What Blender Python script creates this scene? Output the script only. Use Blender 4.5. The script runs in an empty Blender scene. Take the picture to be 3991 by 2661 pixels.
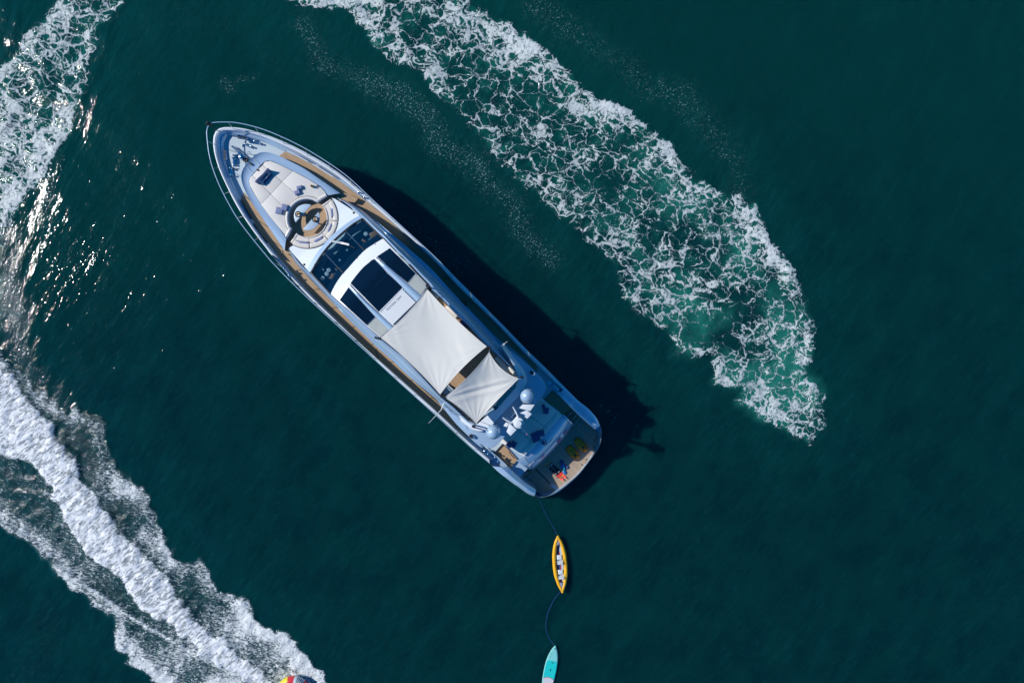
import bpy, bmesh, math, random
import numpy as np
from mathutils import Vector, noise as mnoise
random.seed(7); np.random.seed(7)
SC = bpy.context.scene
COL = SC.collection

# ---------------------------------------------------------------- camera, sky, sun, exposure
H = 47.0                      # drone height above the sea
CX, CY = 1995.5, 1330.5       # photograph centre
F = 3991 * 24 / 36.0
cam_d = bpy.data.cameras.new('camera'); cam = bpy.data.objects.new('camera', cam_d); COL.objects.link(cam)
cam.location = (0, 0, H); cam.rotation_euler = (0, 0, 0)
cam_d.lens = 24; cam_d.sensor_width = 36; cam_d.clip_start = 0.5; cam_d.clip_end = 9000
SC.camera = cam
SUN_EL = math.radians(35.5); SUN_AZ = (-0.965, 0.262)      # horizontal direction towards the sun
world = bpy.data.worlds.new('World'); SC.world = world; world.use_nodes = True
wn = world.node_tree.nodes; wl = world.node_tree.links
bg = wn['Background']; bg.inputs['Strength'].default_value = 0.115
sky = wn.new('ShaderNodeTexSky'); sky.sky_type = 'NISHITA'; sky.sun_disc = False
sky.sun_elevation = SUN_EL; sky.sun_rotation = math.atan2(SUN_AZ[0], SUN_AZ[1])
sky.air_density = 1.0; sky.dust_density = 0.0; sky.ozone_density = 6.0; sky.altitude = 0
hsv = wn.new('ShaderNodeHueSaturation'); hsv.inputs['Saturation'].default_value = 1.36; hsv.inputs['Value'].default_value = 1.0
wl.new(sky.outputs[0], hsv.inputs['Color']); wl.new(hsv.outputs[0], bg.inputs[0])
sd = bpy.data.lights.new('sun', 'SUN'); sd.energy = 4.8; sd.angle = math.radians(0.53); sd.color = (1.0, 0.97, 0.925)
so = bpy.data.objects.new('sun', sd); COL.objects.link(so)
so.rotation_euler = Vector((SUN_AZ[0]*math.cos(SUN_EL), SUN_AZ[1]*math.cos(SUN_EL), math.sin(SUN_EL))).to_track_quat('Z', 'Y').to_euler()
SC.view_settings.view_transform = 'Standard'; SC.view_settings.look = 'None'
SC.view_settings.exposure = 0.0; SC.view_settings.gamma = 1.0; SC.view_settings.use_curve_mapping = False
SC.cycles.use_denoising = True
SC.cycles.max_bounces = 6; SC.cycles.diffuse_bounces = 3; SC.cycles.glossy_bounces = 3
SC.cycles.caustics_reflective = False; SC.cycles.caustics_refractive = False

# ---------------------------------------------------------------- placing: a photo point at a real height
def W(u, v, z):
    k = (H - z) / F
    return Vector(((u - CX) * k, -(v - CY) * k, z))
AX = Vector((0.729, -0.685, 0)).normalized()          # bow -> stern
NX = Vector((0.685, 0.729, 0)).normalized()           # towards starboard
A0 = W(843, 508, 3.9); A0.z = 0
def st(p): d = Vector((p[0], p[1], 0)) - A0; return d.dot(AX), d.dot(NX)
def loc(s, t, z): p = A0 + AX*s + NX*t; return Vector((p.x, p.y, z))
def lin(tab):
    xs = [a for a, _ in tab]; ys = [b for _, b in tab]
    return lambda s, t=0: float(np.interp(s, xs, ys))
ZD = lin([(0, 3.5), (8, 3.05), (15, 2.75), (25, 2.4), (30, 2.25)])          # main deck
ZC = lin([(0, 3.9), (8, 3.5), (15, 3.25), (25, 2.95), (28.3, 2.75), (29.3, 2.45), (31, 1.75), (32.4, 1.05), (33.2, 0.8), (40, 0.8)])  # bulwark cap
def WZ(u, v, f, off=0.0):
    if not callable(f): return W(u, v, f + off)
    z = 3.0
    for _ in range(6):
        z = f(*st(W(u, v, z))) + off
    return W(u, v, z)
def cr(x0, y0, k): return lambda *pts: [(x0 + a*k, y0 + b*k) for a, b in pts]
C1 = cr(760, 440, .38265); C2 = cr(1000, 640, .31888); C3 = cr(1140, 820, .38265); C4 = cr(1400, 1080, .44643)
C5 = cr(1760, 1400, .38265); C6 = cr(2050, 1640, .19133); C7 = cr(2100, 2060, .1658); C8 = cr(2080, 2300, .23022)
D1 = cr(820, 490, .15944); D2 = cr(1920, 1500, .12755); D3 = cr(2060, 1640, .12755); D4 = cr(1700, 1500, .15944)
D5 = cr(1840, 1680, .15944); D6 = cr(2080, 1440, .17219); D7 = cr(1900, 1280, .15944); D8 = cr(1640, 1480, .12755)
E1 = cr(1300, 740, .12755); E2 = cr(1500, 880, .12755); E3 = cr(1660, 1030, .12755); E4 = cr(1040, 960, .12755)
E5 = cr(1380, 1250, .12755); E6 = cr(1780, 1150, .12755)
def full(*pts): return [(a*1.6969, b*1.6969) for a, b in pts]

def smooth(pts, n, closed=False):
    """Catmull-Rom through the points, resampled to n points by arc length"""
    P = [Vector(p) for p in pts]; out = []
    m = len(P); segs = m if closed else m - 1
    for i in range(segs):
        if closed: p0, p1, p2, p3 = P[(i-1) % m], P[i], P[(i+1) % m], P[(i+2) % m]
        else: p0, p1, p2, p3 = P[max(i-1, 0)], P[i], P[i+1], P[min(i+2, m-1)]
        # centripetal-ish damping: limit tangents
        t1 = (p2 - p0) * .5; t2 = (p3 - p1) * .5; L = (p2 - p1).length
        if t1.length > L: t1 *= L / t1.length
        if t2.length > L: t2 *= L / t2.length
        for k in range(12):
            t = k / 12; a = 2*t**3 - 3*t*t + 1; b = t**3 - 2*t*t + t; c = -2*t**3 + 3*t*t; d = t**3 - t*t
            out.append(p1*a + t1*b + p2*c + t2*d)
    out.append(P[0].copy() if closed else P[-1].copy())
    return resample(out, n, closed)
def resample(out, n, closed=False):
    out = [Vector(p) for p in out]
    D = [0.0]
    for i in range(1, len(out)): D.append(D[-1] + (out[i] - out[i-1]).length)
    res = []; j = 0; cnt = n if closed else n - 1
    for i in range(n):
        x = D[-1] * i / cnt
        while j < len(D) - 2 and D[j+1] < x: j += 1
        f = 0 if D[j+1] == D[j] else (x - D[j]) / (D[j+1] - D[j])
        res.append(out[j].lerp(out[j+1], min(max(f, 0), 1)))
    return res
def px(pts, f, n=None, off=0.0, closed=False, sm=True):
    """photo curve -> world curve on height f"""
    if n: pts = (smooth if sm else resample)([Vector((a, b, 0)) for a, b in pts], n, closed)
    return [WZ(p[0], p[1], f, off) for p in pts]

def fair(row, sig=3.0):
    """fair a long fore-and-aft curve: smooth its half-breadth away from the bow"""
    T = np.array([st(p) for p in row]); n = len(row); k = int(sig*3); x = np.arange(-k, k+1); g = np.exp(-.5*(x/sig)**2); g /= g.sum()
    pad = np.concatenate([2*T[0, 1]-T[k:0:-1, 1], T[:, 1], 2*T[-1, 1]-T[-2:-k-2:-1, 1]]); s_ = np.convolve(pad, g, 'valid')
    out = []
    for i, p in enumerate(row):
        f = min(1, max(0, (T[i, 0]-3)/3)); q = loc(T[i, 0], T[i, 1]*(1-f) + s_[i]*f, p.z); out.append(q)
    return out
# ---------------------------------------------------------------- object helpers
ORIG = {}
def link(name, me, parent=None, label=None, cat=None, group=None, kind=None):
    o = bpy.data.objects.new(name, me); COL.objects.link(o)
    if parent is not None: o.parent = parent; ORIG[o] = ORIG[parent]
    if label: o['label'] = label
    if cat: o['category'] = cat
    if group: o['group'] = group
    if kind: o['kind'] = kind
    return o
def thing(name, at, label, cat, group=None, rz=0.0):
    o = bpy.data.objects.new(name, None); COL.objects.link(o); o.location = at; o.empty_display_size = .2
    o['label'] = label; o['category'] = cat
    if group: o['group'] = group
    ORIG[o] = Vector(at); return o
def obj(name, verts, faces, mat, parent=None, smooth_=True, **kw):
    """vertices in world coordinates; origin = parent's origin, or centre of the base for a top-level one"""
    verts = [Vector(v) for v in verts]
    if parent is not None: o0 = ORIG[parent]
    else:
        n = len(verts); o0 = Vector((sum(v.x for v in verts)/n, sum(v.y for v in verts)/n, min(v.z for v in verts)))
    me = bpy.data.meshes.new(name)
    me.from_pydata([tuple(v - o0) for v in verts], [], faces)
    bm = bmesh.new(); bm.from_mesh(me)
    bmesh.ops.remove_doubles(bm, verts=bm.verts, dist=1e-5)
    bmesh.ops.recalc_face_normals(bm, faces=bm.faces)
    bm.to_mesh(me); bm.free()
    me.materials.append(mat)
    if smooth_:
        me.polygons.foreach_set('use_smooth', [True]*len(me.polygons))
        try: me.set_sharp_from_angle(angle=math.radians(38))
        except Exception: pass
    o = link(name, me, parent, **kw)
    if parent is None: o.location = o0; ORIG[o] = o0
    return o
def flip_up(o):
    """open sheets: make them face upwards"""
    me = o.data
    z = sum(p.normal.z * p.area for p in me.polygons)
    if z < 0: me.flip_normals()
    return o
def grid(rows, closed=False):
    n = len(rows[0]); V = [v for r in rows for v in r]; Fs = []
    for i in range(len(rows)-1):
        for j in range(n if closed else n-1):
            k = (j+1) % n
            Fs.append((i*n+j, i*n+k, (i+1)*n+k, (i+1)*n+j))
    return V, Fs
def loft(name, rows, mat, parent=None, closed=False, cap=False, **kw):
    V, Fs = grid(rows, closed)
    if cap:
        n = len(rows[0]); Fs.append(tuple(range(n))[::-1]); Fs.append(tuple((len(rows)-1)*n + j for j in range(n)))
    o = obj(name, V, Fs, mat, parent, **kw)
    return o if cap else flip_up(o)
def patch(name, A, B, f, mat, parent=None, m=10, off=0.0, th=0.0, crown=0.0, n=None, **kw):
    """sheet between photo curves A and B lying on height f; th gives it thickness and a closed underside"""
    n = n or max(len(A), len(B), 2)
    if n <= 2: n = 8
    A = smooth([Vector((a, b, 0)) for a, b in A], n) if len(A) > 2 else resample([Vector((a, b, 0)) for a, b in A], n)
    B = smooth([Vector((a, b, 0)) for a, b in B], n) if len(B) > 2 else resample([Vector((a, b, 0)) for a, b in B], n)
    rows = []
    for i in range(m+1):
        k = i / m
        rows.append([WZ(*(a.lerp(b, k))[:2], f, off + crown*(1-(2*k-1)**2)) for a, b in zip(A, B)])
    if th <= 0: return loft(name, rows, mat, parent, **kw)
    V, Fs = grid(rows); N = len(V); M = m+1
    V = V + [v - Vector((0, 0, th)) for v in V]
    Fs2 = [tuple(q + N for q in f_)[::-1] for f_ in Fs]
    ring = [j for j in range(n)] + [i*n + n-1 for i in range(1, M)] + [(M-1)*n + j for j in range(n-2, -1, -1)] + [i*n for i in range(M-2, 0, -1)]
    sides = [(ring[i], ring[(i+1) % len(ring)], ring[(i+1) % len(ring)]+N, ring[i]+N) for i in range(len(ring))]
    return obj(name, V, Fs + Fs2 + sides, mat, parent, **kw)
def slab(name, outline, z0, z1, mat, parent=None, bev=0.0, seg=2, **kw):
    """outline: world points (top edge); flat prism with rounded top edge"""
    bm = bmesh.new()
    top = [bm.verts.new((p.x, p.y, z1 if not callable(z1) else z1(p))) for p in outline]
    bot = [bm.verts.new((p.x, p.y, z0)) for p in outline]
    ft = bm.faces.new(top); bm.faces.new(bot[::-1]); n = len(top)
    for i in range(n): bm.faces.new((top[i], bot[i], bot[(i+1) % n], top[(i+1) % n]))
    bmesh.ops.recalc_face_normals(bm, faces=bm.faces)
    if bev > 0:
        es = list(ft.edges)
        bmesh.ops.bevel(bm, geom=es, offset=bev, segments=seg, profile=0.5, affect='EDGES', clamp_overlap=True)
    bmesh.ops.triangulate(bm, faces=[f for f in bm.faces if len(f.verts) > 4])
    bm.normal_update()
    V = [v.co.copy() for v in bm.verts]; bm.verts.index_update(); Fs = [tuple(v.index for v in f.verts) for f in bm.faces]
    bm.free()
    return obj(name, V, Fs, mat, parent, **kw)
def tubes(paths, r, sides=6, closed=False):
    V = []; Fs = []
    for path in paths:
        pts = [Vector(p) for p in path]; n = len(pts); base = len(V); rr = r if isinstance(r, (list, tuple)) else [r]*n
        ref = Vector((0, 0, 1))
        for i, p in enumerate(pts):
            if closed: t = pts[(i+1) % n] - pts[i-1]
            else: t = pts[min(i+1, n-1)] - pts[max(i-1, 0)]
            t.normalize(); a = t.cross(ref)
            if a.length < .2: a = t.cross(Vector((1, 0, 0)))
            a.normalize(); b = t.cross(a)
            for k in range(sides):
                w = 2*math.pi*k/sides; V.append(p + (a*math.cos(w) + b*math.sin(w))*rr[i])
        for i in range(n if closed else n-1):
            j = (i+1) % n
            for k in range(sides):
                l = (k+1) % sides
                Fs.append((base+i*sides+k, base+i*sides+l, base+j*sides+l, base+j*sides+k))
        if not closed:
            Fs.append(tuple(base+k for k in range(sides))[::-1]); Fs.append(tuple(base+(n-1)*sides+k for k in range(sides)))
    return V, Fs
def tube(name, path, r, mat, parent=None, sides=6, closed=False, **kw):
    V, Fs = tubes([path], r, sides, closed); return obj(name, V, Fs, mat, parent, **kw)
def lathe(c, prof, seg=20, axis=None, ang=0.0, squash=1.0):
    """prof: (radius, height) pairs; around vertical axis through c, or squashed/rotated ellipse"""
    V = []; Fs = []; c = Vector(c)
    for r, z in prof:
        for k in range(seg):
            w = 2*math.pi*k/seg; x = r*math.cos(w); y = r*squash*math.sin(w)
            V.append(c + Vector((x*math.cos(ang) - y*math.sin(ang), x*math.sin(ang) + y*math.cos(ang), z)))
    for i in range(len(prof)-1):
        for k in range(seg):
            l = (k+1) % seg; Fs.append((i*seg+k, i*seg+l, (i+1)*seg+l, (i+1)*seg+k))
    Fs.append(tuple(range(seg))[::-1]); Fs.append(tuple((len(prof)-1)*seg + k for k in range(seg)))
    return V, Fs
def box(c, dx, dy, dz, ang=0.0, taper=1.0):
    """box standing on point c, dx along angle ang"""
    V = []; c = Vector(c)
    for z, k in ((0, 1), (dz, taper)):
        for x, y in ((-1, -1), (1, -1), (1, 1), (-1, 1)):
            X = x*dx/2*k; Y = y*dy/2*k
            V.append(c + Vector((X*math.cos(ang) - Y*math.sin(ang), X*math.sin(ang) + Y*math.cos(ang), z)))
    return V, [(3, 2, 1, 0), (4, 5, 6, 7), (0, 1, 5, 4), (1, 2, 6, 5), (2, 3, 7, 6), (3, 0, 4, 7)]
def join(*parts):
    V = []; Fs = []
    for v, f in parts:
        b = len(V); V += list(v); Fs += [tuple(i+b for i in q) for q in f]
    return V, Fs
def ang_of(a, b): return math.atan2(b[1]-a[1], b[0]-a[0])

# ---------------------------------------------------------------- materials
class N:
    """tiny node-expression helper"""
    def __init__(s, name):
        s.m = bpy.data.materials.new(name); s.m.use_nodes = True; s.t = s.m.node_tree
        s.b = s.t.nodes['Principled BSDF']; s.out = s.t.nodes['Material Output']
    def n(s, typ, **kw):
        nd = s.t.nodes.new(typ)
        for k, v in kw.items(): setattr(nd, k, v)
        return nd
    def put(s, sock, v):
        if isinstance(v, bpy.types.NodeSocket): s.t.links.new(v, sock)
        else: sock.default_value = v
    def mth(s, op, a, b=0.0, c=0.0, clamp=False):
        nd = s.n('ShaderNodeMath', operation=op); nd.use_clamp = clamp
        s.put(nd.inputs[0], a); s.put(nd.inputs[1], b); s.put(nd.inputs[2], c); return nd.outputs[0]
    def add(s, a, b): return s.mth('ADD', a, b)
    def sub(s, a, b): return s.mth('SUBTRACT', a, b)
    def mul(s, a, b): return s.mth('MULTIPLY', a, b)
    def mx(s, a, b): return s.mth('MAXIMUM', a, b)
    def mn(s, a, b): return s.mth('MINIMUM', a, b)
    def ss(s, x, lo, hi):
        nd = s.n('ShaderNodeMapRange', interpolation_type='SMOOTHSTEP'); nd.clamp = True
        s.put(nd.inputs['Value'], x); s.put(nd.inputs['From Min'], lo); s.put(nd.inputs['From Max'], hi); return nd.outputs[0]
    def noise(s, vec, sc, det=2.0, rough=.5, col=False, dist=0.0):
        nd = s.n('ShaderNodeTexNoise'); s.put(nd.inputs['Vector'], vec); nd.inputs['Scale'].default_value = sc
        nd.inputs['Detail'].default_value = det; nd.inputs['Roughness'].default_value = rough; nd.inputs['Distortion'].default_value = dist
        return nd.outputs['Color'] if col else nd.outputs[0]
    def vor(s, vec, sc, feature='DISTANCE_TO_EDGE', out='Distance'):
        nd = s.n('ShaderNodeTexVoronoi', feature=feature); s.put(nd.inputs['Vector'], vec); nd.inputs['Scale'].default_value = sc
        return nd.outputs[out]
    def vmath(s, op, a, b=(0, 0, 0)):
        nd = s.n('ShaderNodeVectorMath', operation=op); s.put(nd.inputs[0], a)
        if op == 'SCALE': s.put(nd.inputs['Scale'], b)
        else: s.put(nd.inputs[1], b)
        return nd.outputs[0]
    def mapping(s, vec, rot=0.0, scale=(1, 1, 1), loc_=(0, 0, 0)):
        if rot and tuple(scale) != (1, 1, 1): vec = s.mapping(vec, rot=rot); rot = 0.0
        nd = s.n('ShaderNodeMapping'); s.put(nd.inputs['Vector'], vec); nd.inputs['Rotation'].default_value = (0, 0, rot)
        nd.inputs['Scale'].default_value = scale; nd.inputs['Location'].default_value = loc_; return nd.outputs[0]
    def attr(s, name): return s.n('ShaderNodeAttribute', attribute_name=name).outputs['Fac']
    def mix(s, f, a, b):
        nd = s.n('ShaderNodeMix', data_type='RGBA'); s.put(nd.inputs[0], f)
        s.put(nd.inputs[6], a if isinstance(a, bpy.types.NodeSocket) else (*a, 1)); s.put(nd.inputs[7], b if isinstance(b, bpy.types.NodeSocket) else (*b, 1))
        return nd.outputs[2]
    def obj_co(s): return s.n('ShaderNodeTexCoord').outputs['Object']
    def pos(s): return s.n('ShaderNodeNewGeometry').outputs['Position']
    def bump(s, h, strength=1.0, dist=1.0, normal=None):
        nd = s.n('ShaderNodeBump'); nd.inputs['Strength'].default_value = strength; nd.inputs['Distance'].default_value = dist
        s.put(nd.inputs['Height'], h)
        if normal is not None: s.put(nd.inputs['Normal'], normal)
        return nd.outputs[0]
def M(name, col, rough=.5, metal=0.0, coat=0.0, var=0.06, sc=1.5, bump=0.0, bsc=20.0, spec=.5):
    e = N(name); e.b.inputs['Roughness'].default_value = rough; e.b.inputs['Metallic'].default_value = metal
    e.b.inputs['Coat Weight'].default_value = coat; e.b.inputs['Coat Roughness'].default_value = .08
    e.b.inputs['Specular IOR Level'].default_value = spec
    c = e.obj_co(); nz = e.noise(c, sc, 5.0, .6)
    dk = tuple(x*(1-var*2) for x in col); lt = tuple(min(1, x*(1+var)) for x in col)
    e.put(e.b.inputs['Base Color'], e.mix(nz, dk, lt))
    e.put(e.b.inputs['Roughness'], e.mth('MULTIPLY_ADD', nz, .12, rough-.06))
    if bump > 0: e.put(e.b.inputs['Normal'], e.bump(e.noise(c, bsc, 3.0), bump, .01))
    return e.m
BOAT_ANG = math.atan2(AX.y, AX.x)
def teak(name, c1, c2, w=0.065, rot=BOAT_ANG):
    e = N(name); c = e.mapping(e.obj_co(), rot=-rot)
    sep = e.n('ShaderNodeSeparateXYZ'); e.put(sep.inputs[0], c)
    y = e.mul(sep.outputs['Y'], 1/w); fr = e.mth('FRACT', y); pl = e.mth('FLOOR', y)
    wn_ = e.n('ShaderNodeTexWhiteNoise', noise_dimensions='1D'); e.put(wn_.inputs['W'], pl)
    seam = e.ss(e.mth('ABSOLUTE', e.sub(fr, .5)), .36, .47)
    grain = e.noise(e.mapping(c, scale=(.6, 12, 1)), 1.5, 4.0, .6)
    k = e.add(e.mul(wn_.outputs['Value'], .45), e.mul(grain, .55))
    col = e.mix(k, c1, c2); col = e.mix(e.mul(seam, .7), col, tuple(x*.22 for x in c1))
    e.put(e.b.inputs['Base Color'], col); e.b.inputs['Roughness'].default_value = .6
    e.put(e.b.inputs['Normal'], e.bump(e.mul(seam, -1.0), .4, .004))
    return e.m
m_white = M('white_gelcoat', (.74, .78, .81), .22, coat=.6, var=.02, sc=.4)
m_silver = M('pearl_blue_paint', (.40, .54, .68), .24, metal=.2, coat=.8, var=.02, sc=.4)
m_bright = M('bright_white_gelcoat', (.68, .70, .71), .3, coat=.4, var=.015, sc=.4)
m_grey = M('grey_nonskid', (.50, .585, .62), .55, var=.03, sc=1.0, bump=.2, bsc=120)
m_cream = M('cream_vinyl', (.69, .65, .585), .55, var=.025, sc=.8, bump=.15, bsc=60)
m_cream_edge = M('cream_piping', (.72, .68, .62), .5, var=.03)
m_canvas = M('white_canvas', (.67, .65, .585), .8, var=.012, sc=.5, bump=.25, bsc=3)
m_lav = M('lavender_fabric', (.20, .235, .38), .85, var=.12, sc=6, bump=.3, bsc=60)
m_navy = M('navy_fabric', (.035, .075, .20), .85, var=.15, sc=6)
m_rail = M('sky_tinted_rail', (.55, .70, .84), .25, metal=.3, var=.03)  # blue of the reflected sky put into the rail colour
m_steel = M('polished_steel', (.75, .76, .78), .12, metal=1.0, var=.05)
m_dark = M('black_rubber', (.012, .013, .016), .5, var=.2)
m_ptabl = M('pale_blue_table', (.47, .58, .66), .25, coat=.4, var=.02)
m_beige = M('beige_mat', (.40, .43, .40), .7, var=.12, sc=2.2)
m_pipe = M('dark_gap', (.02, .03, .04), .6)
m_blueled = M('blue_rope', (.015, .06, .25), .7, var=.2, sc=8)
m_teak = teak('teak_planks', (.34, .215, .115), (.55, .37, .21))
m_teak_x = teak('teak_planks_across', (.36, .24, .14), (.58, .41, .26), w=.05)
m_teak_w = teak('weathered_teak', (.33, .24, .17), (.53, .40, .285), w=.05)
def glass_mat(name, c, rough=.04):
    e = N(name); co = e.obj_co(); nz = e.noise(co, .35, 3.0, .5)
    e.put(e.b.inputs['Base Color'], e.mix(nz, tuple(x*.6 for x in c), c)); e.b.inputs['Roughness'].default_value = rough
    e.b.inputs['IOR'].default_value = 1.5; e.b.inputs['Coat Weight'].default_value = .5; return e.m
m_glass = glass_mat('black_tinted_glass', (.003, .009, .02))
def clear_glass(name, tint, rough=.02):
    """tinted see-through pane: transparent body plus mirror reflection"""
    e = N(name); t = e.t
    tr = e.n('ShaderNodeBsdfTransparent'); tr.inputs[0].default_value = (*tint, 1)
    gl = e.n('ShaderNodeBsdfGlossy'); gl.inputs['Roughness'].default_value = rough
    fr = e.n('ShaderNodeFresnel'); fr.inputs['IOR'].default_value = 1.5
    mx = e.n('ShaderNodeMixShader'); t.links.new(e.mth('ADD', fr.outputs[0], .03), mx.inputs[0]); t.links.new(tr.outputs[0], mx.inputs[1]); t.links.new(gl.outputs[0], mx.inputs[2])
    t.links.new(mx.outputs[0], e.out.inputs['Surface']); return e.m
m_wind = clear_glass('windscreen_glass', (.55, .70, .78))
m_teal_gl = clear_glass('teal_wind_guard_glass', (.06, .28, .38))
m_clear = clear_glass('clear_bowl_glass', (.80, .78, .70))
m_orange = M('orange_shell', (1.0, .24, .008), .6, coat=.0, var=.05)
m_yellow = M('yellow_tube', (.84, .42, .006), .4, coat=.2, var=.06)
m_red = M('red_paint', (.70, .035, .04), .3, coat=.4, var=.06)
m_yel2 = M('yellow_panel', (.80, .66, .02), .35, coat=.3)
m_grey_lav = M('grey_floor_fabric', (.28, .27, .36), .7, var=.08, sc=6)
m_seatw = M('pale_seat_fabric', (.62, .68, .70), .7, var=.06, sc=10, bump=.3, bsc=40)
m_turq = M('turquoise_pad', (.004, .56, .52), .6, var=.03, bump=.2, bsc=200)
m_turq_lt = M('pale_turquoise_deck', (.22, .62, .58), .4, coat=.3, var=.05)
m_board = M('grey_white_pad', (.62, .60, .62), .6, var=.04)
m_amber = M('amber_bottle', (.55, .30, .04), .25, var=.3, sc=8)
m_blue = M('blue_mesh_net', (.01, .16, .50), .5, var=.3, sc=12)
m_pink = M('red_script_lettering', (.55, .13, .28), .35)
m_text = M('black_lettering', (.02, .02, .05), .5)
m_wood_in = M('varnished_interior_wood', (.42, .20, .10), .35, var=.15, sc=3)
m_inter = M('dark_blue_interior', (.07, .16, .24), .7, var=.25, sc=1.3)
m_inter2 = M('mid_blue_dashboard', (.30, .44, .50), .6, var=.2, sc=2)
m_maroon = M('maroon_ski', (.12, .015, .03), .35, coat=.4)
m_redski = M('coral_red_ski', (.85, .06, .035), .3, coat=.5)
m_ydetail = M('amber_ski_detail', (.80, .38, .03), .4)
# ---------------------------------------------------------------- the sea: one sheet, its foam wakes cut out of the same surface
def sst(x, a, b): t = np.clip((x-a)/(b-a), 0, 1); return t*t*(3-2*t)
def seg_dist(X, Y, pts, closed):
    d = np.full(X.shape, 1e9); n = len(pts)
    for i in range(n if closed else n-1):
        ax, ay = pts[i]; bx, by = pts[(i+1) % n]; dx, dy = bx-ax, by-ay
        t = np.clip(((X-ax)*dx + (Y-ay)*dy) / (dx*dx + dy*dy + 1e-9), 0, 1)
        d = np.minimum(d, (X-ax-t*dx)**2 + (Y-ay-t*dy)**2)
    return np.sqrt(d)
def sdf(X, Y, pts):
    ins = np.zeros(X.shape, bool); n = len(pts); j = n-1
    for i in range(n):
        xi, yi = pts[i]; xj, yj = pts[j]
        if yi != yj:
            c = ((yi > Y) != (yj > Y)) & (X < (xj-xi)*(Y-yi)/(yj-yi) + xi); ins ^= c
        j = i
    return np.where(ins, 1, -1) * seg_dist(X, Y, pts, True)
def sea(*pts): return [tuple(W(a*1.6969, b*1.6969, 0)[:2]) for a, b in pts]
def vnoise(X, Y, sc, seed, octv=3):
    """smooth value noise, several octaves, -1..1"""
    r = np.random.RandomState(seed); T = r.rand(256, 256); out = 0; amp = 1; tot = 0
    for o in range(octv):
        x = X*sc + o*37.1; y = Y*sc + o*17.7; xi = np.floor(x).astype(int); yi = np.floor(y).astype(int); fx = x-xi; fy = y-yi
        fx = fx*fx*(3-2*fx); fy = fy*fy*(3-2*fy)
        a = T[xi % 256, yi % 256]; b = T[(xi+1) % 256, yi % 256]; c = T[xi % 256, (yi+1) % 256]; d = T[(xi+1) % 256, (yi+1) % 256]
        out = out + amp*((a*(1-fx)+b*fx)*(1-fy) + (c*(1-fx)+d*fx)*fy)*2 - amp; tot += amp; amp *= .5; sc *= 2.03
    return out/tot
GX, GY, STEP = 38.0, 26.0, 0.13
nx = int(2*GX/STEP)+1; ny = int(2*GY/STEP)+1
xs = np.linspace(-GX, GX, nx); ys = np.linspace(-GY, GY, ny)
X, Y = np.meshgrid(xs, ys)
big_wake = sea((640, -40), (650, 0), (705, 15), (800, 22), (830, 62), (880, 122), (930, 152), (965, 167), (985, 210), (1040, 250), (1095, 312), (1150, 378), (1200, 425), (1262, 475),
    (1320, 527), (1365, 560), (1407, 602), (1442, 676), (1482, 728), (1533, 751), (1553, 811), (1588, 826), (1628, 818), (1645, 855), (1640, 882), (1667, 891), (1695, 897), (1697, 929),
    (1770, 964), (1813, 996), (1850, 1012), (1861, 1020), (1875, 990), (1900, 980), (1888, 925), (1884, 890), (1861, 862), (1868, 818), (1864, 775), (1878, 747), (1864, 712), (1853, 684),
    (1841, 649), (1825, 609), (1801, 586), (1770, 546), (1734, 479), (1700, 455), (1650, 430), (1600, 415), (1550, 350), (1510, 300), (1460, 268), (1400, 238), (1343, 210), (1287, 150),
    (1264, 131), (1204, 86), (1167, 64), (1129, 49), (1099, 23), (1058, 0), (1040, -40))
left_wake = sea((300, -40), (284, 0), (263, 42), (231, 63), (226, 116), (205, 158), (195, 210), (174, 263), (142, 316), (105, 379), (63, 437), (37, 473), (16, 552), (0, 600), (-60, 640),
    (-60, 190), (0, 147), (42, 110), (63, 68), (105, 42), (137, 0), (150, -40))
jet_core = sea((-60, 760), (0, 822), (40, 862), (62, 890), (110, 955), (150, 1008), (190, 1080), (250, 1165), (300, 1235), (360, 1300), (430, 1375), (500, 1440), (570, 1497), (640, 1550), (690, 1590),
    (600, 1600), (560, 1565), (510, 1540), (450, 1505), (370, 1440), (290, 1365), (220, 1290), (170, 1235), (140, 1185), (100, 1120), (60, 1075), (0, 1042), (-60, 1020))
jet_all = sea((-60, 740), (0, 800), (50, 850), (75, 870), (90, 890), (140, 935), (215, 945), (240, 975), (250, 1040), (285, 1090), (345, 1130), (358, 1140), (350, 1165), (365, 1200), (385, 1240), (410, 1282),
    (470, 1290), (480, 1318), (500, 1345), (560, 1375), (610, 1425), (660, 1452), (690, 1490), (750, 1540), (790, 1600), (380, 1610), (340, 1565), (310, 1535), (265, 1485), (250, 1455),
    (255, 1430), (235, 1420), (195, 1380), (140, 1352), (120, 1315), (115, 1300), (80, 1260), (40, 1225), (0, 1205), (-60, 1190))
ridge = sea((-60, 1190), (0, 1200), (51, 1228), (90, 1270), (123, 1295), (225, 1360), (307, 1416), (409, 1474), (501, 1524), (590, 1580))
S1 = sdf(X, Y, big_wake); S2 = sdf(X, Y, left_wake); SC3 = sdf(X, Y, jet_core); SA3 = sdf(X, Y, jet_all); RD = seg_dist(X, Y, ridge, False)
fv_ = (CY - Y*2660.7/47)/1.6969
wob = .45*vnoise(X, Y, .55, 3) + .22*vnoise(X, Y, 1.9, 4, 2)
S1 = S1 + wob; S2 = S2 + wob; SA3 = SA3 + wob*1.0 + .35*np.abs(vnoise(X, Y, .9, 78, 2))*2 - .2; SC3 = SC3 - .22 - .18*sst(fv_, 1250, 1500) + wob*.8 + .35*vnoise(X, Y, 1.4, 77, 2)
U_ = X*2660.7/47 + CX; V_ = CY - Y*2660.7/47          # only used to place broad foam densities
fu, fv = U_/1.6969, V_/1.6969
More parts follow.
